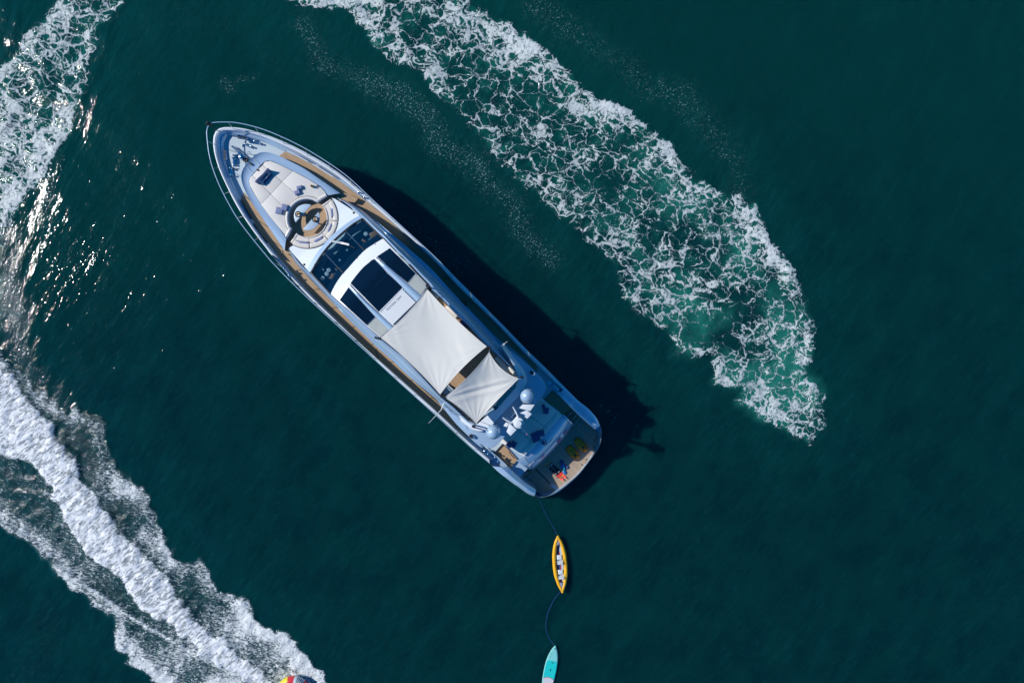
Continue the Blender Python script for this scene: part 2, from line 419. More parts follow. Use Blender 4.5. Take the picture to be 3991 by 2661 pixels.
# density of the big wake: bright right rim, patchy inner rim, old sparse lace in the middle, fading to the top
along = np.clip((fv+0)/980, 0, 1)
rim = np.exp(-((S1-.45)/.55)**2)
right_rim = np.exp(-((S1-.8)/1.3)**2) * sst(fu + fv*.35 - (900 + 1.3*fv), -120, 260)
dens1 = .345 + .12*rim*(1+1.2*vnoise(X, Y, .4, 8, 2)) + .12*right_rim*(1+1.2*vnoise(X, Y, .5, 18, 2)) + .18*vnoise(X, Y, .28, 9, 3) + .18*vnoise(X, Y, 1.0, 19, 2) + .13*sst(fu, 950, 1250)*(1-sst(fv, 100, 420))
hole = np.exp(-(((fu-1690)/110)**2 + ((fv-735)/75)**2)); dens1 -= .05*hole
dens1 = np.where(S1 > -.1, dens1, dens1*sst(S1, -.45, .05)) * sst(S1, -.6, .25)
# the wake going out of the top-left corner
dens2 = (.38 + .14*np.exp(-((S2-.6)/.8)**2) + .30*vnoise(X, Y, .35, 11, 3) + .12*sst(fv, 120, 330)) * sst(S2, -.4, .3) * (1-.85*sst(fv, 470, 620))
top_patch = sdf(X, Y, sea((640, -40), (660, 8), (720, 22), (800, 26), (840, 15), (900, -5), (960, -40)))
dens1 = np.maximum(dens1, .75*sst(top_patch + wob*.5, -.1, .4))
# speed-boat wake
core = sst(SC3, -.55, .55)
fr = sst(SA3, -.15, .35)
edge3 = np.exp(-((SA3-.5)/.7)**2)
below = sst((fv - 770) - (fu*1.02 + 110), -20, 60)            # side of the lower fringe
lowband = np.where(RD < 50, np.exp(-(RD/.28)**2), 0)
dens3 = fr*(.40 + .30*edge3 + .32*vnoise(X, Y, .5, 21, 3) + .25*sst(fv, 1150, 1500))
dens3 = np.maximum(dens3, lowband*fr*.85)
dens3 = np.maximum(dens3, np.exp(-((seg_dist(X, Y, sea((-10, 500), (10, 600), (28, 700), (45, 790), (75, 870), (125, 920)), False)-.1)/1.0)**2)*(.36+.3*vnoise(X, Y, .5, 63, 3)))
dens3 = np.clip(dens3, 0, 1)
# sparkle and bubble trails on rough water
def trail(pts, w): return np.exp(-((seg_dist(X, Y, sea(*pts), False) + .5*w*vnoise(X, Y, .35, 61, 3))/(w*1.3))**2)
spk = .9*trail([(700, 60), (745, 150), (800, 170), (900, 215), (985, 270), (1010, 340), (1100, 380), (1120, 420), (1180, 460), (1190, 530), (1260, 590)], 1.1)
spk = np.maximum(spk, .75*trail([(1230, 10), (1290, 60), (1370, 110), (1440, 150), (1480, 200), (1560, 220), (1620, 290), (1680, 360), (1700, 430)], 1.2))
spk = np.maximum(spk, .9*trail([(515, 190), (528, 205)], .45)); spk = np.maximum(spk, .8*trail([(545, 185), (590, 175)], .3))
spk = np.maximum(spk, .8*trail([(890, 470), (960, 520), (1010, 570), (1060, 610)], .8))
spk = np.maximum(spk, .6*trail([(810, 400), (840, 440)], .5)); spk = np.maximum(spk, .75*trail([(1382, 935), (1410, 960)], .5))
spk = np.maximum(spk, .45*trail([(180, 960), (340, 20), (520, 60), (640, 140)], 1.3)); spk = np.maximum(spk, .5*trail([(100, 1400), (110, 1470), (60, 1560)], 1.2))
glit = np.maximum(.95*trail([(270, 30), (240, 130), (215, 210), (190, 270), (150, 360), (110, 440), (80, 520), (50, 620), (45, 720), (60, 800), (90, 860), (130, 930)], .7),
                  .9*trail([(20, 20), (40, 60), (10, 110)], .7))
glit = np.maximum(glit, .8*trail([(10, 560), (20, 700), (30, 800)], .7))
glit = np.maximum(glit, .85*trail([(225, 600), (190, 625), (150, 680), (120, 710), (95, 730)], .35)) 
glit = np.maximum(glit, .7*trail([(215, 585), (262, 563)], .16))
aer = np.clip(1.1*np.exp(-((S1-1.3)/1.5)**2)*sst(fu+.4*fv, 1450, 1950) + .25*sst(S1, 0, 1.5), 0, 1)
aer = aer*np.clip(.55+.8*vnoise(X, Y, .33, 31, 2), 0, 1) + .22*np.clip(sst(S2, -1, 1), 0, 1)
# lift: swell, wake ridges, churn
Z = .035*np.sin((X*.78 + Y*.62)*.95 + 1.3*vnoise(X, Y, .12, 41, 2)) + .05*vnoise(X, Y, .30, 42, 3)
Z += .03*vnoise(X*.8 + Y*.6, (Y*.8 - X*.6)*.35, .9, 43, 2)
Z += .2*core*(1 + .35*vnoise(X, Y, 1.5, 44, 3)) + .22*lowband*fr + .10*fr*vnoise(X, Y, 2.2, 45, 2)
Z += .10*sst(S1, -.1, .7)*vnoise(X, Y, 1.1, 46, 3) + .07*rim*sst(S1, -.5, .3) + .18*sst(S2, -.5, 1)*vnoise(X, Y, .8, 47, 3)
gl_rip = glit*.018*np.sin(((X*.93 - Y*.36)*5.2) + 2.5*vnoise(X, Y, .5, 48, 2))
Z += gl_rip
fade = np.clip(np.minimum((GX-np.abs(X))/2.0, (GY-np.abs(Y))/2.0), 0, 1); Z *= fade
fields = {'lace': np.clip(np.maximum(dens1, dens2), 0, 1), 'core': np.clip(core, 0, 1), 'fringe': dens3, 'speck': np.clip(spk, 0, 1), 'soft': sst(-np.maximum(np.maximum(S1, S2), SA3), 1.2, 5.0)*fade, 'glitter': np.clip(glit, 0, 1), 'aerate': np.clip(aer, 0, 1)}

def deep_colour(e, P):
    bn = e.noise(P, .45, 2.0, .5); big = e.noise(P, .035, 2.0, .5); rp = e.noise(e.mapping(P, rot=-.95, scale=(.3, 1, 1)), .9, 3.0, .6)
    s = e.n('ShaderNodeSeparateXYZ'); e.put(s.inputs[0], P)
    deep = e.mix(e.ss(bn, .3, .7), (.0009, .0225, .0250), (.0013, .0300, .0300))
    k = e.ss(e.add(e.mul(s.outputs['Y'], .016), e.mul(big, 1.0)), .35, .85)
    deep = e.mix(e.mul(k, .7), deep, (.0012, .0420, .0345))
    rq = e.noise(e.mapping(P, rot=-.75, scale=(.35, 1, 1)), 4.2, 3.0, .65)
    return e.mix(e.add(e.mul(e.ss(rp, .42, .75), .32), e.mul(e.ss(rq, .48, .72), .34)), deep, (.0026, .0500, .0490))  # light and dark of the ripples painted into the water colour
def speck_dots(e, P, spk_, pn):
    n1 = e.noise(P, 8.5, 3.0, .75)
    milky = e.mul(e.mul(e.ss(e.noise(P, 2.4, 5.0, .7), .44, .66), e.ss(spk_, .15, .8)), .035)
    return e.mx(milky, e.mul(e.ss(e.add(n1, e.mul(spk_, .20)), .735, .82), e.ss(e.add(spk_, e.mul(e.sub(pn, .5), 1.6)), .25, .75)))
def ripples(e, P, gli, extra):
    r1 = e.noise(e.mapping(P, rot=-1.0, scale=(.45, 1, 1)), 1.5, 4.0, .55)
    r2 = e.noise(e.mapping(P, rot=-1.15, scale=(.5, 1, 1)), 7.0, 3.0, .6)
    crest = e.ss(e.noise(e.mapping(P, rot=-1.19, scale=(.22, 1, 1)), 1.9, 2.0, .5), .42, .60)
    amp = e.add(e.add(.10, e.mul(e.mul(gli, .38), e.add(.06, crest))), extra)
    return e.add(e.mul(r1, .085), e.mul(e.mul(r2, amp), .075))
def plain_water(e, P):
    spk_ = e.attr('speck'); gli = e.attr('glitter'); pn = e.noise(P, 1.7, 3.0, .55)
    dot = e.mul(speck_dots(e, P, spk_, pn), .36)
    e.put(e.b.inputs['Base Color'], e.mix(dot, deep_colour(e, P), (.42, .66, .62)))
    e.put(e.b.inputs['Roughness'], e.add(e.mul(dot, .5), .075)); e.b.inputs['IOR'].default_value = 1.333
    e.put(e.b.inputs['Subsurface Weight'], e.mul(e.attr('soft'), .85)); e.b.inputs['Subsurface Radius'].default_value = (.3, 1, 1); e.b.inputs['Subsurface Scale'].default_value = 4.0
    e.put(e.b.inputs['Normal'], e.bump(ripples(e, P, gli, 0.0), 1.0, 1.0)); return e.m
def water_material(foamy=True):
    e = N('sea_water_and_foam' if foamy else 'open_sea_water'); P = e.pos()
    if not foamy: return plain_water(e, P)
    lace, core_, fri, spk_, gli, aer_ = [e.attr(k) for k in ('lace', 'core', 'fringe', 'speck', 'glitter', 'aerate')]
    w1 = e.vmath('SCALE', e.vmath('SUBTRACT', e.noise(P, .8, 2.0, .5, col=True), (.5, .5, .5)), 1.5)
    w2 = e.vmath('SCALE', e.vmath('SUBTRACT', e.noise(P, 3.2, 3.0, .6, col=True), (.5, .5, .5)), .55)
    Q = e.vmath('ADD', e.vmath('ADD', P, w1), w2); Q = e.vmath('MULTIPLY', Q, (1, 1, 0))
    Qs = e.mapping(Q, rot=.35, scale=(.88, 1.22, 1))
    d1 = e.vor(Qs, 1.0); d2 = e.vor(e.vmath('ADD', Qs, (5.3, 2.1, 0)), 1.9); d3 = e.vor(e.vmath('ADD', Q, (1.3, 7.7, 0)), 4.3)
    pn = e.noise(P, 1.7, 3.0, .55); fn = e.noise(P, 5.0, 4.0, .65)
    L = e.add(lace, e.mul(e.sub(pn, .5), .62))
    t1 = e.mul(e.ss(L, .10, 1.0), .22); l1 = e.sub(1.0, e.ss(e.mul(d1, 1.0), e.mul(t1, .45), e.add(t1, .004)))
    t2 = e.mul(e.ss(L, .24, 1.05), .25); l2 = e.sub(1.0, e.ss(d2, e.mul(t2, .4), e.add(t2, .004)))
    t3 = e.mul(e.ss(L, .55, 1.15), .40); l3 = e.mul(e.sub(1.0, e.ss(d3, e.mul(t3, .3), e.add(t3, .004))), .85)
    broke = e.ss(fn, .30, .50)
    foamL = e.mul(e.mx(e.mx(l1, l2), l3), e.mx(broke, e.ss(L, .6, .9)))
    foamL = e.mul(foamL, e.ss(lace, .03, .2))
    blob = e.mul(e.ss(e.add(lace, e.mul(e.sub(e.noise(P, 2.6, 4.0, .6), .5), 1.5)), .90, 1.20), e.ss(lace, .2, .5))
    foamL = e.mx(foamL, blob)
    # combed fringe of the fast wake: streaks across the travel direction
    S = e.mapping(e.vmath('ADD', P, e.vmath('SCALE', w2, .5)), rot=.22, scale=(.9, 2.8, 1))
    sn = e.noise(S, 3.2, 5.0, .72); sn2 = e.noise(e.mapping(P, rot=-.5, scale=(1, 1.9, 1)), 7.0, 3.0, .65)
    fr_ = e.add(e.mul(sn, .62), e.mul(sn2, .38))
    foamF = e.mul(e.ss(fr_, e.sub(.70, e.mul(fri, .40)), e.sub(.80, e.mul(fri, .34))), e.ss(fri, .04, .22))
    cn = e.noise(e.mapping(e.vmath('ADD', P, e.vmath('SCALE', w2, .45)), rot=-.62, scale=(1.0, 3.0, 1)), 2.3, 6.0, .70)
    foamC = e.mul(e.ss(core_, .25, .75), e.add(.42, e.mul(e.ss(cn, .38, .52), .58)))
    coreEdge = e.mul(e.ss(e.add(core_, e.mul(e.sub(fr_, .5), 2.6)), .38, .62), 1.0)
    foamC = e.mul(foamC, coreEdge)
    dot = speck_dots(e, P, spk_, pn)
    foam = e.mth('MAXIMUM', e.mx(foamL, foamF), e.mx(foamC, e.mul(dot, .36)), clamp=True)
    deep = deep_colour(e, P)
    aerc = e.ss(e.mul(aer_, e.add(.45, e.noise(P, 1.1, 3.0, .55))), .12, .85)
    deep = e.mix(e.mul(aerc, .8), deep, (.018, .19, .14))
    halo = e.mul(e.ss(e.add(L, e.mul(e.sub(e.noise(P, .7, 2.0, .5), .5), 1.2)), .15, .9), e.mul(e.ss(lace, .08, .3), .75))
    deep = e.mix(halo, deep, (.010, .135, .10))
    deep = e.mix(e.mul(e.ss(fri, .1, .7), .30), deep, (.05, .12, .12))
    white = e.mix(e.mth('ADD', e.mx(foamC, e.mul(foamF, .45)), e.mul(e.ss(lace, .45, .8), .25), clamp=True), (.50, .54, .52), (.95, .95, .94))
    col = e.mix(foam, deep, white)
    e.put(e.b.inputs['Base Color'], col)
    e.put(e.b.inputs['Roughness'], e.add(e.mul(foam, .55), .075))
    e.b.inputs['IOR'].default_value = 1.333
    # ripples
    hgt = ripples(e, P, gli, e.add(e.mul(lace, .5), e.mul(fri, .8)))
    hgt = e.add(hgt, e.mul(foam, .022)); hgt = e.add(hgt, e.mul(e.mul(cn, core_), .13)); hgt = e.add(hgt, e.mul(e.mul(sn, fri), .06))
    e.put(e.b.inputs['Normal'], e.bump(hgt, 1.0, 1.0))
    return e.m
m_water = water_material(); m_open = water_material(False)
idx = np.arange(nx*ny).reshape(ny, nx)
quads = np.stack([idx[:-1, :-1], idx[:-1, 1:], idx[1:, 1:], idx[1:, :-1]], -1).reshape(-1, 4)
allco = np.stack([X, Y, Z], -1).reshape(-1, 3)
def wet(a): return a.reshape(-1)[quads].max(1)
dz_dy, dz_dx = np.gradient(Z, ys, xs); nrm = np.stack([-dz_dx, -dz_dy, np.ones_like(Z)], -1); nrm /= np.linalg.norm(nrm, axis=-1, keepdims=True); nrm = nrm.reshape(-1, 3)
is1 = wet(((S1 > -.6) | (top_patch > -.5))*1.0) > 0; is3 = wet(((core > .02) | (SA3 > -.3) | (dens3 > .03))*1.0) > 0; is2 = (wet((S2 > -.5)*1.0) > 0) & ~is3
cen = allco[quads].mean(1)
is1 &= ~is3 & ~is2
def water_obj(name, mask, **kw):
    q = quads[mask]; used, inv = np.unique(q, return_inverse=True); q = inv.reshape(-1, 4)
    co = allco[used].copy(); o0 = np.array([co[:, 0].mean(), co[:, 1].mean(), 0.0]) if name != 'sea_water' else np.zeros(3)
    me = bpy.data.meshes.new(name); nv, nq = len(co), len(q)
    me.vertices.add(nv); me.vertices.foreach_set('co', (co-o0).astype(np.float32).ravel())
    me.loops.add(nq*4); me.loops.foreach_set('vertex_index', q.astype(np.int32).ravel())
    me.polygons.add(nq); me.polygons.foreach_set('loop_start', np.arange(0, nq*4, 4, dtype=np.int32)); me.polygons.foreach_set('loop_total', np.full(nq, 4, np.int32))
    me.polygons.foreach_set('use_smooth', np.ones(nq, bool)); me.update(calc_edges=True)
    for k, a in fields.items():
        at = me.attributes.new(k, 'FLOAT', 'POINT'); at.data.foreach_set('value', a.reshape(-1)[used].astype(np.float32))
    me.normals_split_custom_set_from_vertices([tuple(v) for v in nrm[used]])
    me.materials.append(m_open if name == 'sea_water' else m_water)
    o = link(name, me, **kw); o.location = o0; return o
water_obj('sea_water', ~(is1 | is2 | is3), kind='structure')
water_obj('foam_wake', is1, kind='stuff', label='curved band of lacy white foam and turquoise water beyond the yacht', cat='wake')
water_obj('foam_wake', is2, kind='stuff', label='glittering churned foam running out of the top left corner', cat='wake')
water_obj('foam_wake', is3, kind='stuff', label='dense white wake with combed spray fringes behind the red craft', cat='wake')
R = 4000.0
def far_sheet():
    V = [(-R, -R, 0), (R, -R, 0), (R, R, 0), (-R, R, 0), (-GX, -GY, 0), (GX, -GY, 0), (GX, GY, 0), (-GX, GY, 0)]
    return V, [(0, 1, 5, 4), (1, 2, 6, 5), (2, 3, 7, 6), (3, 0, 4, 7)]
V, Fs = far_sheet(); me = bpy.data.meshes.new('open_sea'); me.from_pydata(V, [], Fs); me.materials.append(m_open); link('open_sea_water', me, kind='structure')
# ================================================================ THE YACHT
yacht = thing('motor_yacht', loc(17, 0, 0), 'long white and pale blue motor yacht with teak decks lying at anchor', 'yacht')
Y_ = yacht
def arc(cx, cy, r, a0, a1, n=24):
    return [(cx + r*math.cos(math.radians(a0 + (a1-a0)*i/(n-1))), cy + r*math.sin(math.radians(a0 + (a1-a0)*i/(n-1)))) for i in range(n)]
def add(f, k): return lambda s, t=0: f(s, t) + k

# ---- hull: rim curves
O_port = C1((300,147),(240,162),(213,185),(192,230),(185,310),(195,400),(240,560),(320,740),(430,960),(560,1160),(700,1350),(860,1540)) + C3((130,850),(320,1030),(500,1190),(660,1340),(850,1510)) + C4((200,780),(380,950),(600,1130)) + D4((420,1095),(900,1548)) + D5((430,788))
O_star = C1((300,147),(400,148),(520,165),(720,222),(960,318),(1200,440),(1400,560),(1500,627)) + E1((1080,245),(1568,645)) + E2((800,290),(1100,550),(1568,970)) + E3((900,430),(1568,1060)) + E6((900,430),(1568,1080)) + D7((950,530),(1568,1110)) + D6((700,410),(860,560))
O_stern = D6((1000,700),(1250,900),(1430,1110),(1530,1350),(1530,1568)) + C5((1500,890),(1410,1020),(1280,1180),(1100,1330),(1000,1385),(880,1410),(780,1370),(700,1312),(620,1260),(470,1138))
I_port = C1((305,178),(260,190),(228,222),(215,300),(225,420),(265,560),(345,740),(460,960),(600,1180),(740,1360),(850,1500)) + E4((0,90),(300,440),(480,630),(830,1010),(1280,1470)) + E5((170,680),(700,1150),(1150,1568)) + D8((500,980),(1050,1500)) + D4((400,1050),(800,1400),(1000,1568)) + D5((300,580),(420,690))
I_star = C1((305,178),(450,180),(600,213),(760,268),(960,355),(1150,452),(1350,570),(1500,665)) + E1((980,290),(1568,770)) + E2((760,350),(950,500),(1568,1090)) + E3((700,370),(1150,840),(1568,1210)) + E6((800,450),(1250,900),(1568,1200)) + D7((800,500),(1150,830),(1568,1200)) + D6((480,320),(640,440),(700,500))
ZDr = ZD
Orow = fair(px(O_port, ZC, 90))[::-1][:-1] + fair(px(O_star, ZC, 90)) + px([O_star[-1]] + O_stern + [O_port[-1]], ZC, 50)[1:-1]
def shrink(row, z, k, ks=0.0):
    out = []
    for p in row:
        s, t = st(p); f = max(0.0, 1 - s/14)
        out.append(loc(s + ks*f + .25*k*(1 if s < 30 else -1)*0, t*(1 - k - .45*k*f*3), z if not callable(z) else z(s, t)))
    return out
r1 = [Vector((p.x, p.y, p.z-.06)) for p in shrink(Orow, lambda s, t: ZC(s), -.006)]
r1 = [Vector((a.x, a.y, b.z-.10)) for a, b in zip(r1, Orow)]
loft('hull', [Orow, r1, shrink(Orow, lambda s, t: ZC(s)*.55, .03, .35), shrink(Orow, .25, .09, .9), shrink(Orow, -.7, .2, 1.6)], m_silver, Y_, closed=True)
loft('boot_stripe', [shrink(Orow, .34, .078, .85), shrink(Orow, .16, .088, .95)], m_navy, Y_, closed=True)
def interp_row(a, b, k, z): return [Vector((p.x*(1-k)+q.x*k, p.y*(1-k)+q.y*k, z(p, q) if callable(z) else z)) for p, q in zip(a, b)]
Tp = C1((330,235),(300,300),(300,420),(335,560),(400,720),(465,860),(600,1110),(740,1330)) + E4((150,0),(490,480),(790,830),(1100,1200),(1500,1568)) + E5((170,630),(700,1110),(1150,1500)) + D8((500,920),(1000,1400)) + D4((500,1090),(770,1275)) + D5((270,440),(480,630),(560,700))
Ts = C1((330,235),(440,238),(560,262),(700,300),(915,395),(1100,478),(1400,642)) + E1((520,0),(900,262),(1350,650),(1568,800)) + E2((700,380),(1000,660),(1568,1140)) + E3((700,390),(1150,870),(1568,1240)) + E6((800,470),(1250,930),(1568,1230)) + D7((800,520),(1110,830),(1568,1230)) + D6((480,330),(640,460),(700,520))
for nm, O, I, T in (('port', O_port, I_port, Tp), ('star', O_star, I_star, Ts)):
    n = 90
    o = fair(px(O, ZC, n)); i = fair(px(I, ZC, n, off=.02)); t_ = fair(px(T, ZD, n))
    loft('bulwark_cap', [[p + Vector((0, 0, .003)) for p in o], interp_row(o, i, .5, lambda p, q: p.z+.05), i], m_bright, Y_)
    led = interp_row(i, t_, .42, lambda p, q: p.z*.45 + q.z*.55)
    led2 = interp_row(i, t_, .62, lambda p, q: p.z*.42 + q.z*.58)
    loft('bulwark_inner_side', [i, interp_row(i, t_, .06, lambda p, q: p.z-.10), led, led2, interp_row(i, t_, .9, lambda p, q: q.z+.06), [p + Vector((0, 0, .01)) for p in t_]], m_silver, Y_)
# main deck sheet
tp = fair(px(Tp, ZD, 80)); ts = fair(px(Ts, ZD, 80)); tp = resample([p for p in tp if st(p)[0] < 27.0], 80); ts = resample([p for p in ts if st(p)[0] < 27.0], 80)
rows = [[a.lerp(b, k/6) for a, b in zip(tp, ts)] for k in range(7)]
loft('main_deck', rows, m_grey, Y_)
# ---- side decks in teak
tk = .018
patch('teak_side_deck', C1((470,862),(600,1110),(740,1330)) + E4((150,0),(490,480),(790,830),(1100,1200),(1500,1568)) + E5((170,632),(700,1112),(1150,1502)) + D8((500,922),(1000,1402)) + D4((500,1092),(770,1278)),
      C1((500,812),(600,940),(720,1110),(860,1290),(960,1420)) + C3((60,560),(240,740),(460,960),(680,1170),(880,1370)) + C4((240,660),(500,900),(720,1090),(900,1240),(1010,1340)), ZD, m_teak, Y_, m=6, off=tk, n=60)
patch('teak_side_deck', C1((920,392),(1100,476),(1400,640)) + E1((520,0),(900,260),(1350,648),(1568,798)) + E2((700,378),(1000,658),(1568,1138)) + E3((700,388),(1150,868),(1568,1238)) + E6((800,468),(1250,928),(1568,1228)) + D7((800,520),(1080,800),(1190,900),(1220,1000)),
      C1((855,442),(1090,570),(1200,640),(1400,780),(1460,850)) + E1((180,200),(500,420),(850,640),(1100,850),(1400,1080)) + E2((0,130),(500,560),(850,870),(1250,1220),(1500,1450)) + E3((0,100),(500,600),(1000,1120),(1300,1450)) + E6((100,120),(600,640),(1100,1160),(1420,1450)) + D7((560,450),(900,760),(1210,1080)), ZD, m_teak, Y_, m=6, off=tk, n=70)
# rounded lower steps on both side decks
for c in (E5((690,860),(670,960),(700,1060),(760,1130)), E3((520,500),(600,420),(700,410),(800,450))):
    tube('deck_step_edge', px(c, ZD, 12, off=.02), .02, m_dark, Y_)
# ---- bow trunk with its rolled edge
ZT = lin([(0, 3.75), (3, 3.78), (8, 3.70), (12, 3.62)])
foot = C1((1480,822),(1400,765),(1200,628),(1100,562),(980,500),(860,442),(780,412),(720,400),(655,408),(590,450),(530,515),(490,570),(470,640),(485,730),(540,850),(620,975),(700,1090),(800,1235),(880,1350),(915,1402))
edge = C1((1350,842),(1330,800),(1270,745),(1150,670),(995,590),(850,520),(790,493),(740,487),(700,500),(660,540),(620,590),(582,632),(556,665),(547,700),(562,755),(610,840),(670,935),(760,1055),(850,1170),(930,1282))
n = 70
fz = px(foot, add(ZD, .55), n); ez = px(edge, add(ZT, 0), n); f0 = px(foot, add(ZD, .55), n); f0 = [Vector((p.x, p.y, ZD(*st(p))-.02)) for p in f0]
def lerpz(a, b, k, h): return [Vector((p.x*(1-k)+q.x*k, p.y*(1-k)+q.y*k, p.z + (q.z - p.z)*h)) for p, q in zip(a, b)]
loft('bow_trunk', [f0, fz, lerpz(fz, ez, .10, .38), lerpz(fz, ez, .24, .72), lerpz(fz, ez, .42, .95), lerpz(fz, ez, .62, 1.06), lerpz(fz, ez, .82, 1.05), ez, [p - Vector((0, 0, .12)) for p in ez]], m_silver, Y_)
WC = (1198.3, 852.0); WR = 72.6
base_out = edge + [(WC[0]+a[0]-WC[0], WC[1]+a[1]-WC[1]) for a in arc(*WC, WR, 147.5, 300.5, 26)]
bo = [WZ(a, b, ZT, -.02) for a, b in base_out]
slab('sunpad_base', [Vector((p.x, p.y, 0)) for p in bo], 2.7, 3.60, m_silver, Y_)
def lipx(a, r=WR+15): return (WC[0] + r*math.cos(math.radians(a)), WC[1] + r*math.sin(math.radians(a)))
la = lambda a0, a1, k=9: [lipx(a0 + (a1-a0)*i/(k-1)) for i in range(k)]
panels = [C1((690,532),(712,498),(770,490),(850,522),(995,592),(885,703)),
          C1((690,532),(885,703),(772,828),(584,636),(635,582)),
          C1((584,636),(772,828),(670,933),(612,838),(560,745),(549,695),(560,660)),
          C1((995,592),(1150,672),(1270,747),(1326,802),(1340,836)) + C1((1268,872)) + la(300, 250) + C1((885,703)),
          C1((885,703)) + la(250, 202) + C1((772,828)),
          C1((772,828)) + la(202, 150) + C1((958,1180),(932,1262),(850,1165),(760,1053),(670,933))]
def inset(P, d):
    c = sum(P, Vector())/len(P); out = []
    n = len(P); area = sum(P[i].x*P[(i+1) % n].y - P[(i+1) % n].x*P[i].y for i in range(n))
    sg = 1 if area > 0 else -1
    for i in range(n):
        a = (P[i]-P[i-1]); b = (P[(i+1) % n]-P[i]); a.z = b.z = 0; a.normalize(); b.normalize()
        na = Vector((-a.y, a.x, 0))*sg; nb = Vector((-b.y, b.x, 0))*sg; m_ = (na+nb)
        if m_.length < .3: m_ = na
        m_.normalize(); out.append(P[i] + m_*d/max(.5, m_.dot(na)))
    return out
for P in panels:
    p3 = [WZ(a, b, ZT, .02) for a, b in P]
    slab('sunpad_cushion', inset(p3, .006), 3.58, lambda p: ZT(*st(p)) + .03, m_cream, Y_, bev=.02, seg=3)
# piped lip round the well
lp = [(lipx(a, WR+7.5)) for a in np.linspace(150, 300, 30)]
lp = C1((930,1262),(972,1180)) + lp + C1((1262,885),(1338,838))
tube('sunpad_piping', px(lp, add(ZT, .03), 50), .10, m_cream_edge, Y_, sides=8)
# ---- seating well: floor, ring sofa, two half-moon tables
flo = arc(*WC, 118, 0, 360, 40)[:-1]
slab('well_floor', [W(a, b, 3.30) for a, b in flo], 2.6, 3.30, m_teak, Y_)
gang = [C2((800,440),(900,400),(1040,350),(1250,450)), C2((860,470),(930,440),(1000,420),(1150,440))]
patch('gangway_floor', C2((760,470),(860,390),(1000,330),(1240,420)), C2((860,520),(920,470),(1000,440),(1200,470)), 3.315, m_teak, Y_)
patch('gangway_floor', C2((420,800),(370,900),(330,1000),(300,1080)), C2((500,860),(450,930),(410,1010),(420,1100)), 3.315, m_teak, Y_)
SCN = C2((625, 657))[0]; KS = .31888
def ring(name, r0, r1, a0, a1, zt, zb, mat, bev, n=40, r_b=None):
    A = arc(*SCN, r0*KS, a0, a1, n); B = arc(*SCN, r1*KS, a1, a0, n)
    return slab(name, [W(a, b, zt) for a, b in A + B], zb, zt, mat, Y_, bev=bev, seg=3)
for a0, a1 in ((-36, 6), (6.6, 46), (46.6, 86), (86.6, 121)):
    ring('sofa_seat', 236, 308, a0, a1, 3.54, 3.2, m_cream, .03, 12)
    ring('sofa_backrest', 306, 374, a0, a1, 3.76, 3.2, m_cream, .09, 14)
tube('sofa_piping', [W(a, b, 3.56) for a, b in arc(*SCN, 240*KS, -34, 120, 40)], .035, m_cream_edge, Y_)
def sofa_arm(a, sgn):
    p = [W(*q, 3.5) for q in arc(*SCN, 232*KS, a, a, 2)[:1] + arc(*SCN, 362*KS, a, a, 2)[:1]]
    tube('sofa_arm', [p[0], p[0].lerp(p[1], .5), p[1]], .085, m_cream_edge, Y_, sides=8)
sofa_arm(-38, 1); sofa_arm(123, -1)
def half_table(chord, bulge, feet):
    ou = smooth([Vector((*q, 0)) for q in bulge], 24); P = [W(p.x, p.y, 3.78) for p in ou]
    slab('half_moon_table', P, 3.735, 3.78, m_ptabl, Y_, bev=.01)
    c = W(*feet, 3.7); V, Fs = lathe((c.x, c.y, 3.30), [(.16, 0), (.15, .03), (.05, .05), (.045, .40), (.12, .43)], 14); obj('table_pedestal', V, Fs, m_steel, Y_)
half_table(None, C2((475,712),(461,668),(459,610),(480,550),(520,510),(580,489),(640,490),(668,500)), C2((555,600))[0])
half_table(None, C2((755,583),(770,625),(768,690),(745,745),(705,785),(650,806),(600,808),(564,796)), C2((690,700))[0])
# ---- cabin top between the sofa and the windscreen
def zt_(s, t=0):
    z = float(np.interp(s, [7.5, 9.3, 10.8, 12.9, 14, 17, 27], [3.66, 3.90, 4.22, 5.25, 5.60, 5.80, 5.9]))
    return z + .10*float(np.interp(s, [9, 13], [.3, 1]))*(1 - min(1, (t/2.6)**2))
ZTOP = zt_
A = arc(*SCN, 380*KS, 118, -40, 50)
B = C2((402,1020),(402,1045),(520,1180),(655,1330),(780,1130),(880,1000),(985,895),(1100,795),(1200,720),(1300,658),(1120,528),(960,425))
Ar = resample([Vector((*p, 0)) for p in A], 60); 
fr_ = np.linspace(0, 1, 60); Br = resample([Vector((*p, 0)) for p in B], 60)
loft('cabin_front', [[WZ(*a.lerp(b, k/8)[:2], ZTOP) for a, b in zip(Ar, Br)] for k in range(9)], m_white, Y_)
sofa_wall = [[W(a, b, 3.64) for a, b in A]]; sofa_wall.append([Vector((p.x, p.y, 2.7)) for p in sofa_wall[0]])
loft('sofa_surround', sofa_wall, m_white, Y_)
